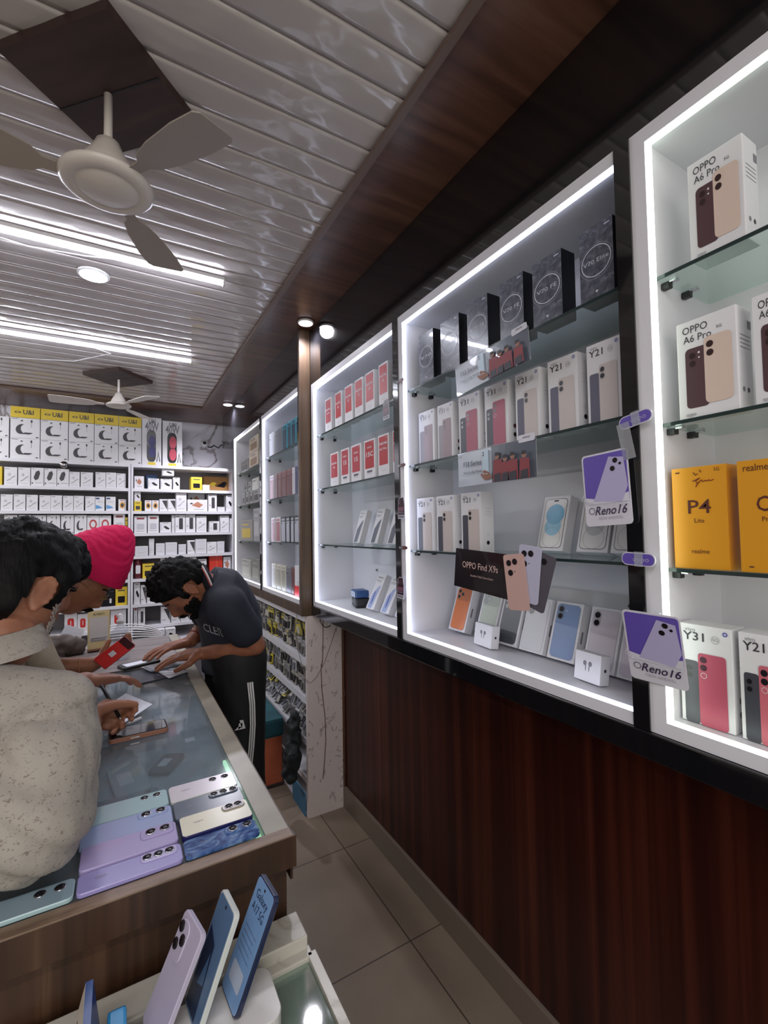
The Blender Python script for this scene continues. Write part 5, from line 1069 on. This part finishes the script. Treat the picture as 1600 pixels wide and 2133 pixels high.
# ---- clerk bending over the counter from the aisle
clerk = empty('person', (0, 0, 0), label='bearded clerk in a navy polo bending over the counter, both hands on a phone', category='person')
NV = mat('polo_navy', (24, 28, 42), .8); TR_ = mat('track_black', (12, 12, 15), .75); stripe = mat('stripe_white', (206, 206, 206), .6)
DX = V((-.028, 0, 0))
K = dict(pel=V((.43, 1.95, .80)), spn=V((.415, 1.93, .93)), chest=V((.36, 1.90, 1.03)), neck=V((.292, 1.885, 1.075)), head=V((.205, 1.88, 1.045)),
         s1=V((.375, 1.745, .990)), e1=V((.478, 1.765, .832)), w1=V((.292, 1.862, .806)), s2=V((.345, 2.06, 1.0)), e2=V((.36, 2.13, .86)), w2=V((.262, 2.06, .812)))
for k_ in K: K[k_] = K[k_]+DX*(1 if k_ not in ('w1', 'w2', 'head') else .3)
K['head'] = Py(384, 1226, 1.87)
HM = headM(K['head'], (-.52, -.05, -.80), (-.80, -.02, .30))
def leg(b, hip, knee, ank, m, r=(.082, .058, .045), foot=True, toe=(-1, 0, 0)):
    limb(b, [(hip, r[0]), (hip.lerp(knee, .5), (r[0]+r[1])*.52), (knee, r[1]), (knee.lerp(ank, .35), r[1]*.98), (ank, r[2])], m)
def clerk_body(b):
    limb(b, [(K['neck']+V((.03, 0, -.03)), .058), (K['neck']-V((.015, 0, -.005)), .056), (K['head']+V((.045, 0, .01)), .056)])
    head(b, HM, skin_a, .94)
    loft(b, [(K['pel'], V((.095, 0, 0)), V((0, .135, 0))), (K['spn'], V((.085, 0, .03)), V((0, .125, 0))), (K['chest'], V((.07, 0, .07)), V((0, .145, 0))), (K['neck']+V((.03, 0, -.02)), V((.03, 0, .05)), V((0, .09, 0)))], skin_a)
    for s_, e_, w_ in (('s1', 'e1', 'w1'), ('s2', 'e2', 'w2')): limb(b, [(K[s_], .052), (K[s_].lerp(K[e_], .5), .044), (K[e_], .037), (K[e_].lerp(K[w_], .3), .037), (K[w_], .025)])
    hand(b, K['w1'], (-.90, .42, -.05), (.1, .1, -1), 1, (12, 14, 10), 13, 1.02)
    hand(b, K['w2'], (-.90, -.25, -.05), (.1, 0, -1), -1, (10, 12, 12), 11, 1.0)
    for y in (1.86, 2.04): leg(b, V((.41, y, .76)), V((.42, y-.02, .28)), V((.45, y, -.15)), skin_a, (.07, .05, .04))
body(clerk, clerk_body, skin_a, .004)
hair('hair', clerk, HM, hairm, .94, zf=.050, zb=-.050, amp=.010, fr=44, thick=.017, spikes=.016, sideb=.0)
face_hair(clerk, HM, .94, True, .4, seed=3)
def polo(b):
    loft(b, [(K['pel']+V((0, 0, -.09)), V((.118, 0, 0)), V((0, .165, 0))), (K['pel']+V((0, 0, .02)), V((.118, 0, 0)), V((0, .16, 0))), (K['spn'], V((.115, 0, .035)), V((0, .158, 0))), (K['spn'].lerp(K['chest'], .55)+V((.0, 0, 0)), V((.098, 0, .062)), V((0, .168, 0))), (K['chest']+V((-.005, 0, .0)), V((.075, 0, .080)), V((0, .17, 0))), (K['neck']+V((.03, 0, -.012)), V((.038, 0, .066)), V((0, .115, 0)))], skin_a)
    for s_, e_ in (('s1', 'e1'), ('s2', 'e2')): limb(b, [(K[s_].lerp(K['chest'], .4), .078), (K[s_], .074), (K[s_].lerp(K[e_], .40), .068), (K[s_].lerp(K[e_], .60), .066)])
po = cloth(NV, 'polo_shirt', clerk, polo, .0075, 9, .006, 8, 3)
cl = MB(); Nk = K['neck']+V((.030, 0, .002)); ax = (K['head']-K['neck']).normalized()
for dr, rr, mm in ((0, .0, NV), ):
    u = V((0, 1, 0)); w = ax.cross(u).normalized(); pts = []
    for a in range(0, 361, 15): pts.append((u*math.cos(R(a))*.074+w*math.sin(R(a))*.066))
    vs = [Nk+p*1.06-ax*.014 for p in pts]+[Nk+p*.93+ax*.026 for p in pts]+[Nk+p*1.22-ax*.002 for p in pts]; n_ = len(pts)
    cl.add(vs, [(i, i+1, n_+i+1, n_+i) for i in range(n_-1)]+[(n_+i, n_+i+1, 2*n_+i+1, 2*n_+i) for i in range(n_-1)], NV, True)
cl.build('collar', clerk)
pb = MB()
pb.tube([Nk+p*1.215-ax*.000 for p in pts], .0032, mat('piping_white', (206, 196, 196), .6)); pb.tube([Nk+p*1.18+ax*.005 for p in pts], .0022, mat('piping_red', (150, 50, 54), .6)); pb.build('collar_piping', clerk)
def trousers(b):
    for y, yk in ((1.865, 1.845), (2.035, 2.05)):
        limb(b, [(V((.41, y, .77)), .106), (V((.415, y, .60)), .096), (V((.42, yk, .30)), .080), (V((.435, yk, .05)), .072), (V((.45, yk, -.16)), .066)])
    loft(b, [(V((.41, 1.95, .60)), V((.11, 0, 0)), V((0, .12, 0))), (V((.405, 1.95, .86)), V((.105, 0, 0)), V((0, .15, 0)))], skin_a)
cloth(TR_, 'track_trousers', clerk, trousers, .009, 6, .005, 9, 7)
st_ = MB()
for off in (-.008, .0, .008):
    pts = [V((.426+off+.01*math.sin(k*.9), 1.765+.004*k-.0, .70-.08*k)) for k in range(11)]
    st_.tube([V((p.x, 1.865-.02*min(1, k/6)-(.106-.0042*k)-.002, p.z)) for k, p in enumerate(pts)], .0032, stripe, 6)
st_.build('side_stripes', clerk)
lg = MB()
for k in range(3): lg.add([(.016*k-.004*k, -.001, 0), (.016*k+.011-.004*k, -.001, 0), (.018+.002*k+.006, -.001, .012+.010*k-.004), (.012+.002*k, -.001, .010*k+.010)], [(0, 1, 2, 3)], stripe)
lo_ = lg.build('three_bar_logo', clerk); lo_.location = (.368, 1.757, .535); lo_.scale = (1.15,)*3
for k, y in enumerate((1.845, 2.05)):
    sh = MB().ell((.42, y, FL+.04), (.13, .048, .045), blackm, 20).box((.31, y-.045, FL), (.54, y+.045, FL+.018), cardg, bv=.006); sh.build('shoe', clerk)
def shrink(o, target, off=.0015):
    q_ = o.modifiers.new('w', 'SHRINKWRAP'); q_.target = target; q_.wrap_method = 'NEAREST_SURFACEPOINT'; q_.wrap_mode = 'ABOVE_SURFACE'; q_.offset = off
    dg = bpy.context.evaluated_depsgraph_get(); dg.update(); me = bpy.data.meshes.new_from_object(o.evaluated_get(dg)); o.modifiers.clear(); o.data = me
def on_surface(o, px, py, off=.0016):      # the point of a garment seen at a pixel, lifted a hair off the cloth
    d = ray(px, py).normalized(); ok, loc, nrm, i = o.ray_cast(CAM, d); return loc+nrm*off if ok else None
tx = MB(); vs, fs, w__ = glyphs('CLER', .012); P_ = []
for v in vs:
    t = v.x/w__+.5; P_.append(on_surface(po, 424+t*40-v.y*6, 1302+t*13-v.y*24+4) or on_surface(po, 445, 1308))
tx.add(P_, fs, mat('print_grey', (150, 152, 160), .6)); tx.build('chest_lettering', clerk)
wb_ = MB(); u = (K['w2']-K['e2']).normalized(); a_ = u.orthogonal().normalized(); c_ = u.cross(a_)
wb_.tube([K['w2']-u*.035+(a_*math.cos(R(k))+c_*math.sin(R(k)))*.030 for k in range(0, 361, 20)], .0030, mat('thread_red', (110, 40, 36), .7)); wb_.build('wrist_thread', clerk)
wp = empty('wrapped_phone', (.165, 1.99, CZ+.006), label='phone in clear wrapping under the clerk\'s hands', category='phone'); wp.rotation_euler.z = R(20)
slab(MB(), -.075, -.036, .06, .036, 0, .008, .008, mat('phone_slate', (110, 118, 128), .25)).build('body', wp); MB().box((-.082, -.042, .008), (.066, .042, .0095), clearp).build('wrapper', wp)

# ---- first customer, patterned shirt, writing
def speckle():
    m = mat('patterned_cream', rough=.8, spec=.2); c_ = coords(m)
    n = nd(m, 'ShaderNodeTexNoise'); n.inputs['Scale'].default_value = 1; n.inputs['Detail'].default_value = 2; n.inputs['Distortion'].default_value = 1.4
    mp = nd(m, 'ShaderNodeMapping'); mp.inputs['Scale'].default_value = (150, 150, 230); mp.inputs['Rotation'].default_value = (.5, .6, .3); lk(m, c_, mp.inputs[0]); lk(m, mp.outputs[0], n.inputs['Vector'])
    n2 = nd(m, 'ShaderNodeTexNoise'); n2.inputs['Scale'].default_value = 40; lk(m, c_, n2.inputs['Vector'])
    lk(m, ramp(m, n.outputs[0], [(.0, (160, 154, 145)), (.61, (156, 150, 142)), (.66, (126, 116, 110)), (1, (116, 106, 102))]), bsdf(m).inputs['Base Color']); bump(m, n2.outputs[0], .15, .002); return m
shirtm = speckle()
cust = empty('person', (0, 0, 0), label='customer in a cream patterned shirt leaning on the counter and writing', category='person')
C = dict(pel=V((-.73, 1.14, .74)), mid=V((-.54, 1.12, .93)), chest=V((-.33, 1.12, 1.00)), neck=V((-.195, 1.115, 1.070)), head=Py(30, 1226, 1.16),
         s1=V((-.088, .965, .960)), e1=V((-.108, .900, .830)), w1=V((-.062, 1.33, .808)), s2=V((-.30, 1.28, .99)), e2=V((-.50, 1.32, .86)), w2=V((-.65, 1.26, .64)))
CM = headM(C['head'], (.61, .65, -.45), (.28, .28, .92))
def cust_body(b):
    limb(b, [(C['neck']-V((.05, 0, .03)), .068), (C['neck'], .064), (C['head']-V((.03, .012, .075)), .062), (C['head']-V((.015, .01, .04)), .062)], skin_b)
    head(b, CM, skin_b, 1.05)
    loft(b, [(C['pel'], V((.10, 0, .0)), V((0, .15, 0))), (C['mid'], V((.06, 0, -.09)), V((0, .14, 0))), (C['chest'], V((.03, 0, -.08)), V((0, .11, 0))), (C['neck'], V((.02, 0, -.05)), V((0, .08, 0)))], skin_b)
    limb(b, [(C['s1'], .036), (C['e1'], .036), (C['e1'].lerp(C['w1'], .3), .038), (C['w1'], .027)], skin_b); limb(b, [(C['s2'], .045), (C['e2'], .042), (C['w2'], .027)], skin_b)
    hand(b, C['w1'], (.30, .93, -.12), (.95, -.2, -.35), -1, s=1.02, m=skin_b, spread=2, curls=[(56, 52, 24), (64, 60, 30), (72, 66, 34), (76, 68, 36)], thumb=(.45, .75))
    hand(b, C['w2'], (-.25, 0, -1), (.6, .6, 0), -1, (14, 20, 16), 5, 1.0, skin_b)
    for y in (1.03, 1.24): leg(b, V((-.73, y, .68)), V((-.74, y, .24)), V((-.76, y, -.15)), skin_b, (.07, .05, .04))
body(cust, cust_body, skin_b)
hair('hair', cust, CM, hairm, 1.05, zf=.055, zb=-.105, amp=.008, fr=30, thick=.017, spikes=.005, sideb=.006)
random.seed(11); q_ = []
for k in range(70):
    t = random.random(); q_.append(((.0785-.006*t*t+random.uniform(-.001, .001), .030+.012*t+random.uniform(-.007, .007), -.012-.066*t), (.079-.008*t*t, .032+.012*t, -.020-.066*t), .0012))
patch_face('grey_sideburn', cust, CM, q_, greyhair, 1.05)
face_hair(cust, CM, 1.05, True, 0, seed=5)
def cshirt(b):
    loft(b, [(C['pel']+V((0, 0, -.12)), V((.14, 0, .0)), V((0, .20, 0))), (C['pel'], V((.14, 0, -.02)), V((0, .20, 0))), (C['mid'], V((.085, 0, -.125)), V((0, .20, 0))), (C['chest']+V((.0, 0, -.01)), V((.065, 0, -.125)), V((0, .195, 0))), (C['neck']+V((-.02, 0, -.022)), V((.035, 0, -.075)), V((0, .12, 0)))], skin_b)
    limb(b, [(C['chest']+V((.04, -.08, -.03)), .10), (C['s1']+V((-.02, .03, -.02)), .085), (C['s1'].lerp(C['e1'], .5)+V((-.015, -.0, 0)), .086), (C['e1']+V((-.01, -.012, .006)), .088), (C['e1']+V((.005, .12, .0)), .070), (C['e1']+V((.02, .22, -.008)), .058)])
    limb(b, [(C['e1']+V((-.05, -.02, .01)), .078), (C['chest']+V((-.1, -.10, -.09)), .12)])
    limb(b, [(C['chest']+V((.04, .10, -.02)), .10), (C['s2'], .082), (C['e2'], .066), (C['e2'].lerp(C['w2'], .25), .058)])
def folds(c):
    t = (c.x*1.0+c.z*1.6)*26+noise.noise(c*6)*3.2
    return (abs(math.sin(t))**3)*-.010*(1 if c.z < .98 else .15)
cs_o = cloth(shirtm, 'shirt', cust, cshirt, .007, 7, .007, 9, 12, folds)
cc = MB(); ax = (C['head']-C['neck']).normalized(); ax = (ax+V((-.3, 0, .5))).normalized(); u = V((0, 1, 0)); w = ax.cross(u).normalized(); Nk = C['neck']+V((-.022, 0, -.012))
pts = [u*math.cos(R(a))*.084+w*math.sin(R(a))*.088 for a in range(0, 361, 12)]; n_ = len(pts)
cc.add([Nk+p*1.14-ax*.020 for p in pts]+[Nk+p*1.02+ax*.026 for p in pts]+[Nk+p*.93+ax*.026 for p in pts]+[Nk+p*.95-ax*.02 for p in pts], [(j*n_+i, j*n_+i+1, (j+1)*n_+i+1, (j+1)*n_+i) for j in range(3) for i in range(n_-1)], shirtm, True)
cc.build('collar', cust)
dt = mat('trouser_dark', (34, 36, 40), .8)
def legs3(xs, ys, sc_=1.0):
    def f(b):
        for y in ys: limb(b, [(V((xs, y, .74)), .105), (V((xs-.01, y, .30)), .078), (V((xs-.03, y, -.17)), .062)])
        loft(b, [(V((xs, sum(ys)/2, .62)), V((.11, 0, 0)), V((0, .15, 0))), (V((xs, sum(ys)/2, .84)), V((.11, 0, 0)), V((0, .16, 0)))], skin_b)
    return f
cloth(dt, 'trousers', cust, legs3(-.73, (1.03, 1.24)), .011, 5, .004, 8, 2)
for y in (1.03, 1.24): MB().ell((-.73, y, FL+.04), (.12, .045, .042), blackm, 18).build('shoe', cust)
pen = empty('ballpoint_pen', (-.016, 1.412, .834), label='black pen held in the writing customer\'s fist', category='pen')
MB().cyl((.018, -.012, -.048), (-.024, .018, .034), .0042, blackm, n=10).build('barrel', pen); MB().cyl((.018, -.012, -.048), (.022, -.015, -.057), .0036, chrome, .001, n=10).build('tip', pen)

# ---- second customer, cream jacket
cu2 = empty('person', (0, 0, 0), label='dark-haired customer with a moustache, bowed low in a cream jacket', category='person')
C2 = dict(neck=V((-.335, 1.54, 1.06)), head=Py(78, 1200, 1.53), chest=V((-.43, 1.56, .99)), pel=V((-.73, 1.57, .74)), s1=V((-.27, 1.45, .98)), e1=V((-.215, 1.47, .84)), w1=V((-.085, 1.60, .838)), s2=V((-.36, 1.655, .975)), e2=V((-.53, 1.67, .86)), w2=V((-.66, 1.63, .64)))
M2 = headM(C2['head'], (.74, -.05, -.64), (.62, .02, .76))
def c2b(b):
    limb(b, [(C2['chest'], .07), (C2['neck'], .058), (C2['head']-V((.05, 0, .01)), .056)], skin_b); head(b, M2, skin_b, 1.0)
    loft(b, [(C2['pel'], V((.10, 0, .0)), V((0, .15, 0))), (C2['chest'].lerp(C2['pel'], .5), V((.05, 0, -.09)), V((0, .14, 0))), (C2['chest'], V((.03, 0, -.09)), V((0, .14, 0)))], skin_b)
    limb(b, [(C2['s1'], .040), (C2['e1'], .038), (C2['e1'].lerp(C2['w1'], .4), .040), (C2['w1'], .027)], skin_b); limb(b, [(C2['s2'], .052), (C2['e2'], .042), (C2['w2'], .027)], skin_b)
    hand(b, C2['w1'], (.88, .44, -.14), (.1, 0, -1), 1, (10, 18, 14), 6, 1.0, skin_b); hand(b, C2['w2'], (-.25, 0, -1), (.6, .6, 0), -1, (14, 18, 14), 5, 1.0, skin_b)
    for y in (1.47, 1.65): leg(b, V((-.74, y, .68)), V((-.75, y, .24)), V((-.77, y, -.15)), skin_b, (.07, .05, .04))
body(cu2, c2b, skin_b); hair('hair', cu2, M2, hairm, 1.0, zf=.05, zb=-.06, amp=.008, thick=.014, sideb=.01, spikes=.004); face_hair(cu2, M2, 1.0, True, 0, seed=8)
jm = grain('jacket_cream', [(.3, (176, 164, 144)), (.7, (196, 184, 164))], (12, 12, 12), .8, .2)
def jk(b):
    loft(b, [(C2['pel']+V((0, 0, -.1)), V((.14, 0, 0)), V((0, .19, 0))), (C2['pel'], V((.13, 0, -.02)), V((0, .19, 0))), (C2['chest'].lerp(C2['pel'], .5), V((.08, 0, -.115)), V((0, .18, 0))), (C2['chest'], V((.06, 0, -.115)), V((0, .175, 0))), (C2['neck']-V((.02, 0, .02)), V((.03, 0, -.07)), V((0, .10, 0)))], skin_b)
    limb(b, [(C2['chest'], .10), (C2['s1'], .075), (C2['e1'], .062)]); limb(b, [(C2['chest'], .10), (C2['s2'], .075), (C2['e2'], .062), (C2['e2'].lerp(C2['w2'], .5), .05)])
cloth(jm, 'jacket', cu2, jk, .009, 7, .006, 9, 21)
fl = MB()
for yo in (0, .05): fl.add([V((-.225+.01*k, 1.42+yo+.01*math.sin(k*1.3), 1.04-.028*k)) for k in range(9)]+[V((-.165+.010*k-.03*(k > 6), 1.44+yo+.008*math.cos(k), 1.02-.026*k)) for k in range(9)], [(i, i+1, 10+i, 9+i) for i in range(8)], jm, True)
sm_ = fl.build('jacket_flap', cu2); z_ = sm_.modifiers.new('t', 'SOLIDIFY'); z_.thickness = .004
cloth(dt, 'trousers', cu2, legs3(-.74, (1.48, 1.65)), .012, 5, .004, 8, 2)
for y in (1.47, 1.65): MB().ell((-.74, y, FL+.04), (.12, .045, .042), blackm, 18).build('shoe', cu2)

# ---- third customer, pink turban
cu3 = empty('person', (0, 0, 0), label='customer in a bright pink turban and wire glasses, holding a red phone', category='person')
C3 = dict(neck=V((-.295, 1.88, 1.06)), head=Py(166, 1207, 1.86), chest=V((-.36, 1.94, .99)), pel=V((-.73, 1.985, .74)), s1=V((-.29, 1.845, .95)), e1=V((-.245, 1.84, .83)), w1=Py(188, 1386, 1.84), s2=V((-.32, 2.04, .97)), e2=V((-.51, 2.05, .86)), w2=V((-.65, 2.0, .64)))
M3 = headM(C3['head'], (.71, -.12, -.70), (.70, .0, .71)); MT = M3 @ Matrix.Scale(1.06, 4)
def c3b(b):
    limb(b, [(C3['chest'], .07), (C3['neck'], .058), (C3['head']-V((.05, 0, .01)), .056)], skin_c); head(b, M3, skin_c, 1.0)
    loft(b, [(C3['pel'], V((.10, 0, .0)), V((0, .15, 0))), (C3['chest'].lerp(C3['pel'], .5), V((.05, 0, -.09)), V((0, .14, 0))), (C3['chest'], V((.03, 0, -.09)), V((0, .14, 0)))], skin_c)
    limb(b, [(C3['s1'], .040), (C3['e1'], .038), (C3['e1'].lerp(C3['w1'], .5), .036), (C3['w1'], .026)], skin_c); limb(b, [(C3['s2'], .052), (C3['e2'], .042), (C3['w2'], .027)], skin_c)
    hand(b, C3['w1'], (.93, .28, .12), (-.10, .25, 1), -1, s=.98, m=skin_c, spread=4, curls=[(24, 34, 20), (26, 38, 22), (30, 40, 24), (34, 42, 26)], thumb=(.5, .7))
    hand(b, C3['w2'], (-.25, 0, -1), (.6, .6, 0), -1, (14, 18, 14), 5, 1.0, skin_c)
    for y in (1.90, 2.07): leg(b, V((-.74, y, .68)), V((-.75, y, .24)), V((-.77, y, -.15)), skin_c, (.07, .05, .04))
body(cu3, c3b, skin_c); face_hair(cu3, M3, 1.0, True, 0, seed=9)
pk = mat('turban_pink', (204, 28, 84), .8, spec=.2)
tb_ = MB(); nu, nv = 120, 70; vs = []; fs = []
for i in range(nv+1):
    t = math.pi*i/nv
    for k in range(nu):
        a = 2*math.pi*k/nu; x = math.sin(t)*math.cos(a); y = math.sin(t)*math.sin(a); z = math.cos(t)
        rx, ry, rz = .094, .112, .150
        pz = .045+.0*y; X, Y, Z = x*rx, y*ry-.006, z*rz+pz
        if z > 0: X *= 1-.20*z; Y = Y*(1-.26*z)-.008*z; Z += .014*z**3
        fold = abs(math.sin((z*7.5+abs(x)*3.2*(1 if y > 0 else -.4)+noise.noise(Vector((x*2, y*2, z*2)))*.9)*3.1))**.6
        g = .0065*fold
        Z = max(Z, .056-.032*(1-y)*.5-.016*abs(x)); n_ = Vector((x, y, z*.6)); vs.append(Vector((X, Y, Z))+n_*g)
for i in range(nv):
    for k in range(nu): fs.append((i*nu+k, (i+1)*nu+k, (i+1)*nu+(k+1) % nu, i*nu+(k+1) % nu))
tb_.add(vs, fs, pk, True, MT)
tb_.ell((0, 0, .0), (.036, .030, .016), pk, 16, MT @ Matrix.Translation((-.01, -.01, .176)) @ Matrix.Rotation(R(20), 4, 'Y'))
tb_.build('turban', cu3)
gl = MB(); wire = mat('gold_wire', (170, 140, 90), .3, 1)
for sx in (-1, 1):
    c0 = V((sx*.031, .100, .000)); pts = [M3 @ (c0+V((.020*math.cos(R(a)), 0, .015*math.sin(R(a))))) for a in range(0, 361, 20)]; gl.tube(pts, .0011, wire, 6)
    gl.tube([M3 @ V((sx*.051, .099, .004)), M3 @ V((sx*.074, .085, .006)), M3 @ V((sx*.082, .0, .004))], .0011, wire, 6); gl.tube([M3 @ V((sx*.012, .101, .002)), M3 @ V((sx*.004, .108, .001))], .0012, wire, 6)
gl.tube([M3 @ V((-.011, .103, .003)), M3 @ V((0, .112, .006)), M3 @ V((.011, .103, .003))], .0012, wire, 6); gl.build('glasses', cu3)
def sh3(b):
    loft(b, [(C3['pel']+V((0, 0, -.1)), V((.14, 0, 0)), V((0, .19, 0))), (C3['pel'], V((.13, 0, -.02)), V((0, .19, 0))), (C3['chest'].lerp(C3['pel'], .5), V((.08, 0, -.115)), V((0, .18, 0))), (C3['chest'], V((.06, 0, -.115)), V((0, .175, 0))), (C3['neck']-V((.02, 0, .02)), V((.03, 0, -.07)), V((0, .10, 0)))], skin_b)
    limb(b, [(C3['chest'], .10), (C3['s1'], .072), (C3['e1'], .058)]); limb(b, [(C3['chest'], .10), (C3['s2'], .072), (C3['e2'], .058)])
cloth(mat('shirt_offwhite', (166, 158, 146), .8), 'shirt', cu3, sh3, .009, 7, .006, 9, 31); cloth(dt, 'trousers', cu3, legs3(-.74, (1.90, 2.07)), .012, 5, .004, 8, 2)
for y in (1.90, 2.07): MB().ell((-.74, y, FL+.04), (.12, .045, .042), blackm, 18).build('shoe', cu3)
br_ = MB(); u = (C3['w1']-C3['e1']).normalized(); a_ = u.orthogonal().normalized(); c_ = u.cross(a_)
br_.tube([C3['w1']-u*.03+(a_*math.cos(R(k))+c_*math.sin(R(k)))*.030 for k in range(0, 361, 20)], .0022, mat('thread_gold', (170, 120, 84), .6)); br_.build('wrist_thread', cu3)
rp = empty('red_phone', Py(240, 1360, 1.81), label='bright red phone held up over the counter by the turbaned customer', category='phone'); rp.rotation_mode = 'XYZ'; rp.rotation_euler = (R(40), R(-30), R(24)); rp.scale = (.76,)*3
slab(MB(), -.075, -.036, .075, .036, 0, .009, .009, mat('phone_red', (206, 44, 44), .35)).build('body', rp); slab(MB(), .04, -.034, .073, .034, .008, .0102, .008, mat('phone_wine', (60, 22, 30), .3)).build('camera_bump', rp)
slab(MB(), -.025, -.012, .0, .012, .0088, .0096, .002, pap).build('price_sticker', rp)
# grey bag behind
blob('shoulder_bag', [((-.20, 2.40, .785), (.045, .04, .045)), ((-.16, 2.42, .785), (.035, .035, .04)), ((-.25, 2.40, .79), (.045, .045, .045))], mat('bag_grey', (92, 82, 76), .8), .008, 'crumpled grey-brown bag on the counter behind the customers', 'bag', .028, 24)

# ================================================================== CABLES AND PLUG ON THE PANEL
cb = mat('cable_dark', (44, 34, 36), .5); yc = 2.327
def P2(px, py): p_ = onY(px, py, 2.326); return (p_.x, 2.326, p_.z)
MB().tube([P2(668, 1278), P2(667, 1294), P2(672, 1303), P2(678, 1307), P2(687, 1305), P2(693, 1292), P2(696, 1282)], .0022, cb).build('power_cable', None, label='dark cable loop hanging at the top of the scuffed end panel', category='cable')
MB().tube([P2(673, 1290), P2(673, 1340), P2(672, 1375), P2(669, 1395), P2(671, 1440), P2(677, 1490), P2(679, 1540), P2(676, 1590), P2(673, 1622)], .0019, mat('cable_brown', (92, 58, 54), .5)).build('power_cable', None, label='thin reddish cable running down the scuffed end panel to the floor', category='cable')
MB().tube([P2(702, 1305), P2(690, 1340), P2(676, 1380), P2(660, 1410), P2(648, 1422), P2(640, 1421), (.858, 2.34, P2(636, 1415)[2]), (.856, 2.42, P2(628, 1380)[2]), (.856, 2.50, P2(622, 1330)[2]), (.854, 2.46, .80)], .0016, mat('cable_grey', (128, 116, 110), .5)).build('power_cable', None, label='thin grey cable sagging across the end panel edge to the shelves', category='cable')
so = MB(); so.box((-.03, -.017, -.03), (.03, .017, .0), white_m, bv=.004).cyl((-.031, -.006, -.015), (-.028, -.006, -.015), .004, blackm, n=8).cyl((-.031, .007, -.015), (-.028, .007, -.015), .004, blackm, n=8)
so = so.build('socket_box', None, label='small white extension socket fixed under the black trim', category='socket'); p_ = onZ(716, 1298, .80); so.location = (min(p_.x, 1.03), 2.20, .806); so.rotation_euler.z = R(-50)
